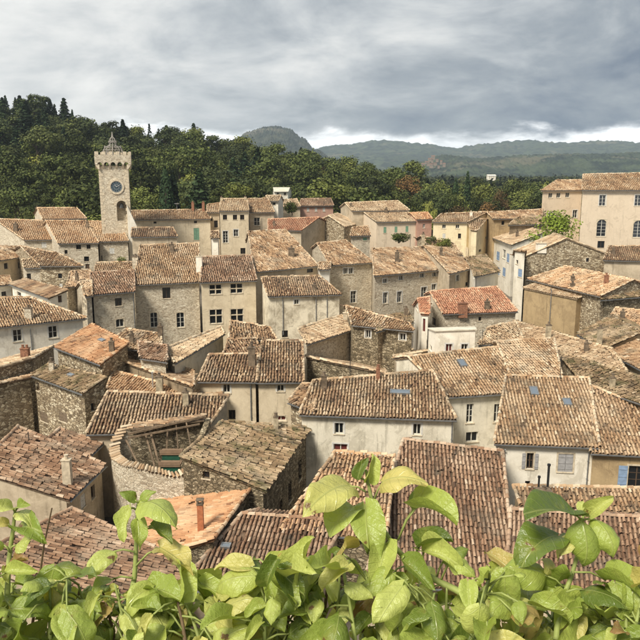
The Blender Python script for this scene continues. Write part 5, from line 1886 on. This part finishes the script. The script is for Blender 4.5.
def crown_cloud(kind, rs, n):
    """leaf positions, normals, tint for a tree about 10 m tall"""
    C, N = [], []
    if kind in ('oak', 'light', 'rust', 'round'):
        k = 16
        lob = []
        for i in range(k):
            th = rs.uniform(0, 2 * math.pi)
            zz = rs.uniform(-.75, 1)
            rr = math.sqrt(max(0, 1 - zz * zz)) * rs.uniform(.5, 1)
            lob.append((np.array([rr * math.cos(th) * 2.7, rr * math.sin(th) * 2.7, 6.1 + zz * 2.5]), rs.uniform(1.1, 1.9)))
        per = n // k
        for c, r in lob:
            d = rs.normal(size=(per, 3))
            d /= np.linalg.norm(d, axis=1)[:, None]
            q = r * rs.uniform(.55, 1.08, per)[:, None]
            C.append(c + d * q * np.array([1, 1, .8]))
            N.append(d + np.array([0, 0, .35]))
    elif kind == 'fir':
        for i in range(n):
            t = rs.random() ** .75
            z = 1.2 + (10.6 - 1.2) * (1 - t)
            lvl = (z * 1.15) % 1.0
            r = (2.5 * t + .12) * (.55 + .5 * (1 - lvl)) * rs.uniform(.35, 1.05) ** .6
            th = rs.uniform(0, 2 * math.pi)
            r *= 1 + .22 * math.sin(th * 3 + z * 1.7)
            C.append([[r * math.cos(th), r * math.sin(th), z - r * .22]])
            N.append([[math.cos(th) * .5, math.sin(th) * .5, .8]])
    elif kind == 'cyp':
        for i in range(n):
            t = rs.random()
            z = .5 + 10 * t
            r = 1.05 * (math.sin(math.pi * min(1, .12 + t * .9)) ** .6) * rs.uniform(.7, 1.05)
            th = rs.uniform(0, 2 * math.pi)
            r *= 1 + .15 * math.sin(th * 4 + z)
            C.append([[r * math.cos(th), r * math.sin(th), z]])
            N.append([[math.cos(th), math.sin(th), .3]])
    elif kind == 'pine':
        for i in range(11):
            th = rs.uniform(0, 2 * math.pi)
            rr = rs.uniform(.2, 2.9)
            c = np.array([rr * math.cos(th), rr * math.sin(th), 7.6 + rs.uniform(-1.6, 1.4) - rr * .25])
            r = rs.uniform(.9, 1.6)
            per = n // 11
            d = rs.normal(size=(per, 3))
            d /= np.linalg.norm(d, axis=1)[:, None]
            C.append(c + d * (r * rs.uniform(.5, 1.05, per)[:, None]) * np.array([1.2, 1.2, .6]))
            N.append(d + np.array([0, 0, .6]))
    C, N = np.concatenate([np.atleast_2d(c) for c in C]), np.concatenate([np.atleast_2d(c) for c in N])
    N = N + rs.normal(0, .45, N.shape)
    N /= np.linalg.norm(N, axis=1)[:, None]
    return C, N


TREE = {}


def tree_proto(key, kind, seed, n, size, drop=0.0):
    rs = np.random.default_rng(seed)
    C, N = crown_cloud(kind, rs, n)
    C[:, 2] -= drop
    V, F = leaf_quads(C, N, size, rs)
    tint = np.clip(rs.normal(.45, .24, len(F)), 0, 1)
    me = np_mesh('crown', V, F, LM[kind if kind in LM else 'oak'], tint)
    mesh = me.data
    bpy.data.objects.remove(me)
    tb = MB()
    top = {'fir': 9.5, 'cyp': 8.5, 'pine': 7.2}.get(kind, 5.6) - drop
    pts = [(0, 0, -.6), (.06, .03, top * .35), (-.05, .08, top * .7), (0.05, 0, top)]
    tb.tube(pts, .26, .09, 7)
    if kind not in ('fir', 'cyp'):
        for j in range(6):
            th = j * 1.05 + rs.uniform(0, .5)
            z0 = top * rs.uniform(.45, .85)
            rr = rs.uniform(1.3, 2.3)
            tb.tube([(0, 0, z0), (rr * .5 * math.cos(th), rr * .5 * math.sin(th), z0 + .9), (rr * math.cos(th), rr * math.sin(th), z0 + 1.9)], .11, .03, 5)
    to = tb.build('trunk', BARK)
    tm = to.data
    bpy.data.objects.remove(to)
    TREE[key] = (mesh, tm, V, F, tint)


for i in range(3):
    tree_proto('oak%d' % i, 'oak', 10 + i, 2400, .205)
    tree_proto('light%d' % i, 'light', 20 + i, 2200, .20)
for i in range(2):
    tree_proto('fir%d' % i, 'fir', 30 + i, 2400, .20)
    tree_proto('pine%d' % i, 'pine', 40 + i, 2200, .19)
tree_proto('cyp0', 'cyp', 50, 1500, .19)
for i in range(3):
    tree_proto('bush%d' % i, 'oak', 70 + i, 1500, .24, 3.2)
tree_proto('rust0', 'rust', 60, 2200, .205)
tree_proto('round0', 'round', 61, 2600, .17)
TREE['round0'][0].materials[0] = leaf_mat('foliage_plane', (0.045, 0.075, 0.010), (0.16, 0.22, 0.035))


def put_tree(key, p, s, label, group, name, sxy=1.0, rot=None):
    R = empty(name, tuple(p), label, 'tree', group)
    R.rotation_euler = (0, 0, random.uniform(0, 6.28) if rot is None else rot)
    R.scale = (s * sxy, s * sxy, s)
    for nm, me in (('crown', TREE[key][0]), ('trunk', TREE[key][1])):
        o = bpy.data.objects.new(nm, me)
        COL.objects.link(o)
        o.parent = R
    return R


LBL = {'oak': ('oak_tree', 'round dark green broadleaf tree in the hillside wood', 'broadleaf trees of the wood'),
       'light': ('light_green_tree', 'paler green bushy tree on the lower slope of the wooded hill', 'pale bushy trees on the slope'),
       'fir': ('fir_tree', 'pointed dark conifer on the wooded hill', 'conifers of the wood'),
       'pine': ('pine_tree', 'pine with spreading uneven crown on the wooded hill', 'pines of the wood'),
       'cyp': ('cypress_tree', 'slim dark cypress standing above the town roofs', 'cypresses above the town'),
       'rust': ('rust_tree', 'rust-brown tree at the edge of the valley wood', 'rust-brown tree at the edge of the valley wood')}

spots = []
random.seed(21)
def try_spot(x, y, r):
    for (a, b, q) in spots:
        if abs(a - x) < 12 and abs(b - y) < 12 and (a - x) ** 2 + (b - y) ** 2 < (.66 * (q + r)) ** 2:
            return False
    return True


# single trees read off the photo: (u of the trunk, v of the top, distance, kind)
SINGLES = [(165, 168, 172, 'cyp', .95), (172, 172, 174, 'cyp', .85), (15, 98, 335, 'fir', 1.5), (28, 100, 338, 'fir', 1.45), (40, 104, 335, 'fir', 1.4), (54, 106, 336, 'fir', 1.5),
           (63, 100, 338, 'fir', 1.55), (5, 96, 340, 'fir', 1.7), (72, 110, 335, 'fir', 1.3), (301, 148, 300, 'fir', 1.7), (296, 152, 298, 'fir', 1.4),
           (468, 172, 270, 'fir', 1.5), (456, 180, 262, 'cyp', 1.4), (408, 172, 260, 'rust', 1.35), (398, 176, 262, 'rust', 1.1), (484, 178, 262, 'oak', 1.3), (440, 176, 262, 'light', 1.25),
           (425, 178, 258, 'light', 1.2), (515, 174, 264, 'oak', 1.45), (530, 180, 258, 'oak', 1.1), (500, 186, 240, 'rust', 1.0), (389, 186, 250, 'oak', 1.1), (452, 190, 235, 'oak', .95),
           (418, 193, 232, 'oak', .9), (478, 192, 236, 'oak', .95), (538, 186, 240, 'oak', 1.1), (430, 196, 225, 'light', .75), (545, 176, 262, 'light', 1.3)]
for (u, v, Y, kd, s) in SINGLES:
    top = at_y(u, v, Y)
    g = ground_z(top[0], Y)
    h = top[2] - g
    sc = max(.5, h / 10.4)
    nm, lb, gp = LBL[kd]
    if u > 380 and kd in ('oak', 'light', 'fir', 'rust', 'cyp'):
        lb = {'oak': 'round dark green broadleaf tree in the valley wood behind the cream and yellow houses', 'light': 'brighter green bushy tree in the valley wood behind the cream houses',
              'fir': 'tall dark conifer in the valley wood behind the cream houses', 'rust': LBL['rust'][1], 'cyp': 'dark columnar cypress in the valley wood behind the cream houses'}[kd]
        gp = lb
    key = kd + str(random.randrange(len([k for k in TREE if k.startswith(kd)])))
    put_tree(key, (top[0], Y, g), sc, lb, gp, nm, sxy=min(1.6, s / sc) if kd != 'cyp' else .9)
    spots.append((top[0], Y, 3.0))

cands = []
for it in range(26000):
    y = random.uniform(158, 372)
    u = random.uniform(-40, 575)
    x = (u - 320) / FPX * y * 1.02
    g = ground_z(x, y)
    uu, vv = to_px((x, y, g))
    if u > 375 and y < 225:
        continue
    if 205 < u < 360 and y < 178:
        continue
    if 262 < u < 296 and y < 215 or 360 < u < 386 and 262 < y < 312:
        continue
    if u < 26 and y < 188:
        continue
    low = vv > 178
    f = mnoise.noise(Vector((x * .02, y * .02, 0)))
    r_ = random.random()
    if u < 85 and y > 255:
        kd = 'fir' if r_ < .72 else 'pine'
    elif u < 200 and y < 235:
        kd = 'light' if r_ < .8 else 'oak'
    elif u < 320:
        kd = 'oak' if r_ < .45 else ('pine' if r_ < .75 else ('light' if r_ < .92 else 'fir'))
    else:
        kd = 'oak' if r_ < .55 else ('light' if r_ < .82 else ('pine' if r_ < .94 else 'rust'))
    s = {'fir': random.uniform(1.25, 1.9), 'oak': random.uniform(.8, 1.9), 'pine': random.uniform(1.1, 1.9), 'light': random.uniform(.55, 1.3), 'rust': random.uniform(.9, 1.2)}[kd]
    rad = s * 3.4
    if try_spot(x, y, rad):
        spots.append((x, y, rad))
        cands.append((x, y, g, kd, s))
cands.sort(key=lambda c: -c[4] / c[1])
print('TREES', len(cands))
bulk = []
for i, (x, y, g, kd, s) in enumerate(cands):
    key = kd + str(i % len([k for k in TREE if k.startswith(kd)]))
    if i < 285:
        nm, lb, gp = LBL[kd]
        if x > 25:
            lb = lb.replace('hillside wood', 'valley wood').replace('on the lower slope of the wooded hill', 'in the wood behind the town').replace('on the wooded hill', 'in the wood behind the town')
            gp = lb
        put_tree(key, (x, y, g), s, lb, gp, nm, sxy=random.uniform(.95, 1.2) * (1.35 if kd == 'fir' else 1.0))
    else:
        bulk.append((x, y, g, key, s))


def forest(name, items, thin, label=None):
    """distant wood that reads as one mass: leaf clumps of many crowns joined"""
    groups = {}
    for (x, y, g, key, s) in items:
        groups.setdefault(key[:-1], []).append((x, y, g, key, s))
    VV, FF, TT, MI, mats, off = [], [], [], [], [], 0
    for gi, (kd, its) in enumerate(groups.items()):
        mats.append(LM[kd])
        for (x, y, g, key, s) in its:
            _, _, V, F, T = TREE[key]
            q = V.reshape(-1, 4, 3)
            sel = rng.choice(len(q), max(20, int(len(q) * thin)), replace=False)
            big = 1 / math.sqrt(thin) * .62
            P = q[sel]
            cc = P.mean(1, keepdims=True)
            P = (cc + (P - cc) * max(1, big)).reshape(-1, 3)
            a = rng.uniform(0, 6.28)
            ca, sa = math.cos(a), math.sin(a)
            P = np.stack([P[:, 0] * ca - P[:, 1] * sa, P[:, 0] * sa + P[:, 1] * ca, P[:, 2]], 1) * s + np.array([x, y, g])
            VV.append(P)
            FF.append(np.arange(len(P)).reshape(-1, 4) + off)
            off += len(P)
            TT.append(np.clip(T[sel] + rng.normal(.05, .24), 0, 1))
            MI.append(np.full(len(sel), gi))
    V, F, T, I = np.concatenate(VV), np.concatenate(FF), np.concatenate(TT), np.concatenate(MI)
    o = np_mesh(name, V, F, mats, T)
    o.data.polygons.foreach_set('material_index', I.astype(np.int32))
    return tag(o, kind='stuff')


far = []
for it in range(5200):
    y = 240 * (1700 / 240) ** random.random()
    u = random.uniform(180, 690) if y > 380 else random.uniform(330, 690)
    x = (u - 320) / FPX * y
    if y < 380 and u < 575 and y < 372:
        continue
    kd = random.choice(['oak', 'oak', 'oak', 'light', 'pine', 'fir'])
    far.append((x, y, ground_z(x, y), kd + '0', random.uniform(.8, 1.3) * (1 + y / 1500)))
forest('wood', bulk, .22)
forest('far_wood', far, .03)
# trees along the hill shoulder, same wood further off
print('BULK', len(bulk), 'FAR', len(far))

# the round green tree before the palace and shrubs among the roofs
p = at_y(556, 214, 124)
put_tree('round0', (p[0], 124, p[2] - 9.0), .98, 'round bright green plane tree before the ochre palace wing', None, 'plane_tree', sxy=1.25)
for (u, v, Y, s, key, lb) in ((399, 233, 122, .28, 'bush0', 'dark green bush in front of the pinkish house'), (445, 240, 116, .40, 'bush1', 'dark green bush below the cream house with four small windows'),
                              (432, 238, 117, .33, 'bush2', 'small bush between the pinkish and cream houses'),
                              (103, 262, 116, .30, 'bush1', 'clipped dark shrub on the stone terrace house'), (121, 259, 116, .34, 'bush2', 'larger clipped dark shrub on the stone terrace house'),
                              (292, 202, 150, .45, 'bush0', 'bright green shrub beside the red-roofed low house'), (222, 190, 158, .85, 'oak1', 'dark bushy tree just behind the tall cream house'),
                              (238, 186, 165, .9, 'oak0', 'broad dark tree behind the attic windows of the tall cream house')):
    p = at_y(u, v, Y)
    put_tree(key, (p[0], p[1], p[2] - (5.4 if key[0] == 'b' else 8.6) * s), s, lb, None, 'shrub' if s < .5 else 'bushy_tree', sxy=1.2 if s > .29 else 2.2)


# ------------------------------------------------------------------ ivy in front, on the terrace parapet
def parapet():
    b = MB()
    b.box(-3.5, 3.5, .62, 1.02, CAMZ - 1.9, CAMZ - 1.02)
    o = b.build('parapet', W['rub'], None, (0, .8, CAMZ - 1.9))
    tag(o, 'low rubble parapet that carries the ivy', 'wall')


parapet()


def ivy_leaf_mat():
    m, t = mat_new('ivy_leaf')
    r = t.n('ShaderNodeObjectInfo').outputs['Random']
    tc = t.n('ShaderNodeTexCoord').outputs['Object']
    sep = t.n('ShaderNodeSeparateXYZ', Vector=tc)
    x, y, z = sep.outputs
    base = t.ramp(r, [(0.0, (0.10, 0.145, 0.024)), (0.22, (0.24, 0.31, 0.05)), (0.55, (0.39, 0.455, 0.095)), (0.85, (0.52, 0.55, 0.16)), (0.96, (0.54, 0.45, 0.14)), (1.0, (0.30, 0.17, 0.065))])
    # midrib and side veins
    ax = t.math('ABSOLUTE', x)
    rib = t.mapr(ax, 0.004, 0.018, 1, 0)
    w = t.math('SUBTRACT', y, t.math('MULTIPLY', ax, 0.9))
    wv = t.math('PINGPONG', t.math('MULTIPLY', w, 5.5), 0.5)
    vein = t.math('MULTIPLY', t.mapr(wv, 0.0, 0.07, 1, 0), 0.45)
    c = t.mix(t.math('MULTIPLY', t.math('MAXIMUM', rib, vein), 0.5), base, (0.40, 0.43, 0.14))
    off = t.n('ShaderNodeVectorMath', _operation='ADD')
    t.t.links.new(tc, off.inputs[0])
    cx = t.n('ShaderNodeCombineXYZ', X=t.math('MULTIPLY', r, 31.0), Y=t.math('MULTIPLY', r, 17.0), Z=0.0)
    t.t.links.new(cx.outputs[0], off.inputs[1])
    n1 = t.noise(off.outputs[0], 2.2, 5, 0.6).outputs['Fac']
    n2 = t.noise(off.outputs[0], 9.0, 4, 0.6).outputs['Fac']
    c = t.mix(t.mapr(n1, 0.5, 0.72, 0, .55), c, (0.30, 0.31, 0.07))
    c = t.mix(t.mapr(n1, 0.66, 0.70, 0, .9), c, (0.16, 0.075, 0.03))
    c = t.mix(t.mapr(n2, 0.68, 0.72, 0, .5), c, (0.10, 0.08, 0.03))
    b = t.n('ShaderNodeBsdfPrincipled')
    t.t.links.new(c, b.inputs['Base Color'])
    b.inputs['Roughness'].default_value = 0.30
    b.inputs['Specular IOR Level'].default_value = 0.5
    bn = t.n('ShaderNodeBump', Strength=0.35, Distance=0.02, Height=t.math('ADD', t.math('MAXIMUM', rib, vein), t.math('MULTIPLY', n2, .6)))
    t.t.links.new(bn.outputs[0], b.inputs['Normal'])
    tr = t.n('ShaderNodeBsdfTranslucent', Color=t.mix(1.0, c, (1.5, 1.5, .7), 'MULTIPLY'))
    mx = t.n('ShaderNodeMixShader', Fac=0.24)
    t.t.links.new(b.outputs[0], mx.inputs[1])
    t.t.links.new(tr.outputs[0], mx.inputs[2])
    t.n('ShaderNodeOutputMaterial', Surface=mx.outputs[0])
    return m


IVY = ivy_leaf_mat()
STEM = plain('ivy_stem', (0.26, 0.30, 0.085), 0.6, var=0.2, scale=30)
WOODY = plain('ivy_old_stem', (0.14, 0.095, 0.05), 0.85, var=0.3, scale=30)


def leaf_mesh(seed):
    """ovate pointed ivy leaf, one unit long, petiole end at the origin, blade along +y, upper side +z"""
    rs = random.Random(seed)
    ny, nx = 13, 8
    cup = rs.uniform(-.35, 1.25)                 # sides folded up along the midrib, some turned down
    arc = rs.uniform(.2, 2.2)                   # droop of the blade from base to tip, radians
    wav = rs.uniform(.02, .075)
    twist = rs.uniform(-1.1, 1.1)
    wid = rs.uniform(.27, .40)
    bend = rs.uniform(-.15, .15)
    ph = rs.uniform(0, 6)
    roll = rs.uniform(.0, .7)                  # rolled margin
    V = []
    cy, cz, ang, st = 0.0, 0.0, .25, 1.0 / (ny - 1)
    for j in range(ny):
        t = j / (ny - 1)
        if j:
            ang -= arc * st * (0.5 + t)
            cy += math.cos(ang) * st
            cz += math.sin(ang) * st
        w = wid * (math.sin(math.pi * (t * .97 + .03) ** .70) ** .72) * (1 - .12 * t) if 0 < t < 1 else (.03 if t == 0 else .003)
        back = .10 * math.exp(-(t / .14) ** 2)
        for i in range(nx + 1):
            s = i / nx * 2 - 1
            a_ = abs(s)
            off = cup * w * a_ ** 1.4 - roll * w * a_ ** 4 + wav * math.sin(t * 12 + ph + (2.2 if s > 0 else 0)) * a_ ** 2
            x = s * w * (1 - .18 * abs(cup) * a_) + bend * t * t
            y = cy - back * a_ ** 1.2 - math.sin(ang) * off
            z = cz + math.cos(ang) * off
            q = twist * t * t
            zz = z - cz
            x, z = x * math.cos(q) - zz * math.sin(q), cz + x * math.sin(q) + zz * math.cos(q)
            V.append((x, y, z))
    F = []
    for j in range(ny - 1):
        for i in range(nx):
            q = j * (nx + 1) + i
            F.append((q, q + 1, q + nx + 2, q + nx + 1))
    o = np_mesh('leaf', np.array(V), np.array(F), IVY, smooth_=True)
    me = o.data
    bpy.data.objects.remove(o)
    return me


LEAVES = [leaf_mesh(100 + i) for i in range(34)]


def P3(u, v, Y):
    return Vector(at_y(u, v, Y))


def frame_matrix(pos, tip_dir, up, scale):
    from mathutils import Matrix
    y = tip_dir.normalized()
    z = (up - y * up.dot(y))
    if z.length < 1e-4:
        z = y.orthogonal()
    z.normalize()
    x = y.cross(z)
    m = Matrix(((x.x, y.x, z.x), (x.y, y.y, z.y), (x.z, y.z, z.z))).to_4x4()
    return Matrix.Translation(pos) @ m @ Matrix.Diagonal((scale, scale, scale, 1))


IVR = random.Random(5)
CV = Vector((0, 0, CAMZ))


class Vine:
    def __init__(self, label):
        self.root = empty('ivy_vine', (0, 1.0, CAMZ - 1.0), label, 'ivy')
        self.org = Vector((0, 1.0, CAMZ - 1.0))
        self.stem, self.pet, self.n = MB(), MB(), 0

    def leaf(self, node, pos, tip, up, size, mesh=None):
        """petiole from node to pos, blade from pos towards tip"""
        o = bpy.data.objects.new('leaf', mesh or IVR.choice(LEAVES))
        COL.objects.link(o)
        o.parent = self.root
        m = frame_matrix(pos - self.org, tip, up, size)
        o.matrix_basis = m
        self.n += 1
        if node is not None:
            d = pos - node
            mid = node + d * .5 + Vector((0, 0, d.length * .12))
            self.pet.tube([node, mid, pos], .0018, .0014, 5)

    def done(self):
        if self.stem.v:
            self.stem.build('stem', STEM, self.root, self.org, smooth_=True)
        if self.pet.v:
            tag(self.pet.build('petiole_cluster', STEM, self.root, self.org, smooth_=True), kind='stuff')


def smooth_path(pts, n=6):
    out = []
    m = len(pts)
    for i in range(m - 1):
        p0, p1, p2, p3 = pts[max(0, i - 1)], pts[i], pts[i + 1], pts[min(m - 1, i + 2)]
        for k in range(n):
            t = k / n
            out.append(.5 * ((2 * p1) + (p2 - p0) * t + (2 * p0 - 5 * p1 + 4 * p2 - p3) * t * t + (3 * p1 - p0 - 3 * p2 + p3) * t ** 3))
    out.append(pts[-1])
    return out


def px_leaf(v, base, tip, Yb, Yt, node=None, nY=None, roll=0.0, mesh=None):
    """a leaf read off the photo: base and tip pixels with their distances"""
    b, t = P3(*base, Yb), P3(*tip, Yt)
    d = t - b
    view = (CV - b).normalized()
    up = (view * .75 + Vector((0, 0, .65)) + Vector((roll, 0, 0))).normalized()
    nd = P3(*node, nY if nY else Yb) if node else None
    v.leaf(nd, b, d, up, d.length * IVR.uniform(.82, .98), mesh)


def ivy():
    Rn = IVR.uniform
    # --- tall shoot in the middle
    a = Vine('tall yellow-green ivy shoot rising in front of the rose striped roof')
    path = [P3(u, v, Y) for u, v, Y in ((500, 640, .98), (468, 598, 1.02), (430, 577, 1.06), (402, 555, 1.09), (385, 532, 1.11), (374, 508, 1.13), (368, 482, 1.14), (366, 470, 1.14))]
    sp = smooth_path(path)
    a.stem.tube([tuple(p) for p in sp], .0062, .0022, 7)
    for (b, t, yb, yt, nd, roll) in (
            ((383, 482), (428, 470), 1.12, 1.06, (374, 500), .2), ((350, 486), (300, 500), 1.12, 1.02, (366, 492), -.3), ((355, 510), (318, 524), 1.12, 1.04, (372, 508), -.5),
            ((358, 478), (366, 455), 1.14, 1.15, (367, 482), -.4), ((367, 480), (376, 452), 1.14, 1.14, (367, 484), .5), ((365, 505), (371, 570), 1.11, 1.02, (374, 508), -.2),
            ((416, 508), (460, 512), 1.10, 1.03, (398, 540), .3), ((414, 508), (424, 484), 1.12, 1.16, (398, 540), .0), ((372, 520), (350, 566), 1.10, 1.04, (378, 520), -.5),
            ((386, 545), (372, 600), 1.07, 1.00, (390, 540), .1), ((420, 546), (452, 534), 1.08, 1.05, (412, 562), .2), ((424, 552), (470, 556), 1.07, 1.01, (420, 570), .2),
            ((402, 560), (440, 600), 1.05, .98, (404, 556), .3), ((452, 560), (482, 576), 1.05, 1.01, (440, 582), .2), ((444, 560), (470, 545), 1.07, 1.07, (436, 578), .2)):
        px_leaf(a, b, t, yb, yt, nd, None, roll)
    a.done()
    # --- shoot on the right
    a = Vine('ivy shoot with drooping broad leaves at the lower right')
    path = [P3(u, v, Y) for u, v, Y in ((556, 640, 1.0), (560, 606, 1.04), (570, 580, 1.06), (577, 556, 1.08), (581, 536, 1.09), (583, 516, 1.1))]
    sp = smooth_path(path)
    a.stem.tube([tuple(p) for p in sp], .005, .002, 7)
    for (b, t, yb, yt, nd, roll) in (
            ((596, 520), (634, 560), 1.08, 1.00, (583, 520), .4), ((590, 516), (614, 496), 1.10, 1.08, (583, 516), .4), ((570, 514), (518, 516), 1.10, 1.02, (582, 520), -.4),
            ((557, 536), (510, 552), 1.09, 1.02, (579, 548), -.5), ((583, 524), (596, 590), 1.06, 1.0, (582, 526), .3), ((580, 510), (582, 496), 1.1, 1.11, (583, 516), 0),
            ((606, 580), (648, 588), 1.05, .98, (574, 572), .4), ((556, 570), (535, 556), 1.07, 1.06, (570, 580), -.4), ((574, 536), (554, 560), 1.07, 1.04, (581, 532), -.4),
            ((585, 590), (640, 600), 1.03, .97, (566, 592), .4), ((545, 575), (500, 560), 1.06, 1.03, (566, 590), -.4)):
        px_leaf(a, b, t, yb, yt, nd, None, roll)
    a.done()
    # --- shoot left of centre
    a = Vine('upright ivy shoot with drooping leaves in front of the orange roof')
    path = [P3(u, v, Y) for u, v, Y in ((118, 640, 1.0), (126, 612, 1.03), (134, 580, 1.06), (136, 550, 1.07), (137, 520, 1.08), (138, 503, 1.08))]
    a.stem.tube([tuple(p) for p in smooth_path(path)], .0055, .0022, 7)
    for (b, t, yb, yt, nd, roll) in (
            ((145, 502), (180, 512), 1.07, 1.0, (138, 505), .3), ((141, 499), (156, 487), 1.08, 1.07, (138, 503), .3), ((135, 500), (121, 489), 1.08, 1.07, (138, 503), -.3),
            ((130, 508), (124, 545), 1.07, 1.03, (137, 510), -.6), ((152, 528), (176, 545), 1.06, 1.02, (137, 534), .5), ((160, 548), (202, 582), 1.05, .99, (136, 566), .4),
            ((112, 552), (82, 574), 1.06, 1.01, (135, 552), -.5), ((138, 520), (140, 552), 1.05, 1.02, (137, 516), .1), ((110, 580), (88, 592), 1.05, 1.01, (133, 578), -.5),
            ((146, 604), (176, 640), 1.02, .96, (128, 606), .3), ((150, 588), (190, 604), 1.03, .98, (132, 584), .4), ((108, 605), (84, 628), 1.03, .98, (127, 606), -.4)):
        px_leaf(a, b, t, yb, yt, nd, None, roll)
    a.done()
    # --- shoot at the left edge
    a = Vine('pale-tipped ivy shoot at the lower left edge')
    path = [P3(u, v, Y) for u, v, Y in ((4, 640, .98), (7, 600, 1.02), (9, 560, 1.05), (13, 530, 1.06), (15, 512, 1.07))]
    a.stem.tube([tuple(p) for p in smooth_path(path)], .0055, .0022, 7)
    for (b, t, yb, yt, nd, roll) in (
            ((18, 508), (32, 501), 1.07, 1.05, (15, 512), .2), ((12, 508), (-6, 504), 1.07, 1.04, (15, 512), -.2), ((20, 512), (36, 522), 1.07, 1.03, (15, 514), .3),
            ((20, 528), (44, 526), 1.06, 1.02, (13, 532), .3), ((8, 524), (-8, 518), 1.06, 1.04, (13, 530), -.3), ((16, 545), (36, 538), 1.05, 1.03, (11, 548), .3),
            ((4, 545), (-14, 540), 1.05, 1.03, (10, 552), -.3), ((14, 568), (28, 556), 1.04, 1.02, (8, 575), .3), ((25, 600), (58, 572), 1.02, .97, (8, 596), .3), ((12, 596), (-12, 612), 1.02, .98, (7, 600), -.4)):
        px_leaf(a, b, t, yb, yt, nd, None, roll)
    a.done()
    # --- dry brown twig
    tw = MB()
    tw.tube([tuple(P3(u, v, 1.12)) for u, v in ((30, 640), (38, 590), (44, 545), (52, 508))], .0028, .0012, 5)
    tag(tw.build('dry_twig', WOODY, None, tuple(P3(30, 640, 1.12))), 'bare brown twig standing among the ivy at lower left', 'twig')
    # --- the mass along the bottom: shoots rooted on the parapet, their leaves below this skyline
    sky = [(-30, 560), (0, 556), (30, 575), (62, 562), (90, 580), (120, 575), (160, 585), (200, 592), (225, 575), (245, 566), (268, 548), (285, 556), (305, 550), (325, 535), (345, 548), (372, 560),
           (400, 575), (430, 585), (470, 572), (500, 560), (520, 566), (545, 576), (580, 590), (610, 584), (640, 572), (680, 570)]
    def sk(u):
        for (u0, v0), (u1, v1) in zip(sky, sky[1:]):
            if u0 <= u <= u1:
                return v0 + (v1 - v0) * (u - u0) / (u1 - u0)
        return 575
    names = ['dense ivy leaves along the parapet at the bottom left corner', 'dense ivy leaves along the parapet below the upright shoot', 'dense ivy leaves along the parapet below the moss-roofed house',
             'dense ivy leaves along the parapet below the tall middle shoot', 'dense ivy leaves along the parapet at the bottom right corner']
    for k, nm in enumerate(names):
        a = Vine(nm)
        u0, u1 = -40 + k * 144, -40 + (k + 1) * 144
        roots = []
        for j in range(12):
            u = u0 + (u1 - u0) * (j + .5) / 12
            top = sk(u) + Rn(0, 12)
            Y = Rn(.98, 1.14)
            lean = Rn(-18, 18)
            pts = [P3(u - lean, 690, .90), P3(u - lean * .5, 650, Y - .03), P3(u, (top + 650) / 2, Y), P3(u + lean * .6, top + 6, Y + .01)]
            s = smooth_path(pts, 5)
            sb_ = MB()
            sb_.tube([tuple(p) for p in s], .0042, .0018, 6)
            sb_.build('stem', WOODY if j % 3 == 0 else STEM, a.root, a.org, smooth_=True)
            roots.append((u, top, Y, s))
        for j in range(112):
            u, top, Y, s = IVR.choice(roots)
            q = IVR.choice(s[3:])
            base = q + Vector((Rn(-.045, .045), Rn(-.07, .05), Rn(-.02, .045)))
            uu, vv = to_px(base)
            if vv < sk(uu) - 2:
                base.z -= .03
            size = Rn(.032, .078)
            out = base - q
            tip = Vector((out.x * 12 + Rn(-.6, .6), Rn(-1.0, .2), Rn(-.75, .45)))
            view = (CV - base).normalized()
            up = Vector((Rn(-.55, .35), Rn(-.3, .3), .9)) + view * Rn(.3, 1.0)
            a.leaf(q, base, tip, up, size)
        a.done()
    # one withered leaf on the right of centre and another on the left
    return


ivy()

# ------------------------------------------------------------------ damp air over the valley
hm = bpy.data.materials.new('haze')
hm.use_nodes = True
t = NT(hm.node_tree)
pv = t.n('ShaderNodeVolumePrincipled')
pv.inputs['Color'].default_value = (0.76, 0.88, 1.0, 1)
pv.inputs['Density'].default_value = 0.00012
pv.inputs['Anisotropy'].default_value = 0.2
t.n('ShaderNodeOutputMaterial', Volume=pv.outputs[0])
hb = MB()
hb.box(-9500, 9500, -60, 9500, CAMZ - 80, CAMZ + 175)
tag(hb.build('haze', hm), kind='stuff')
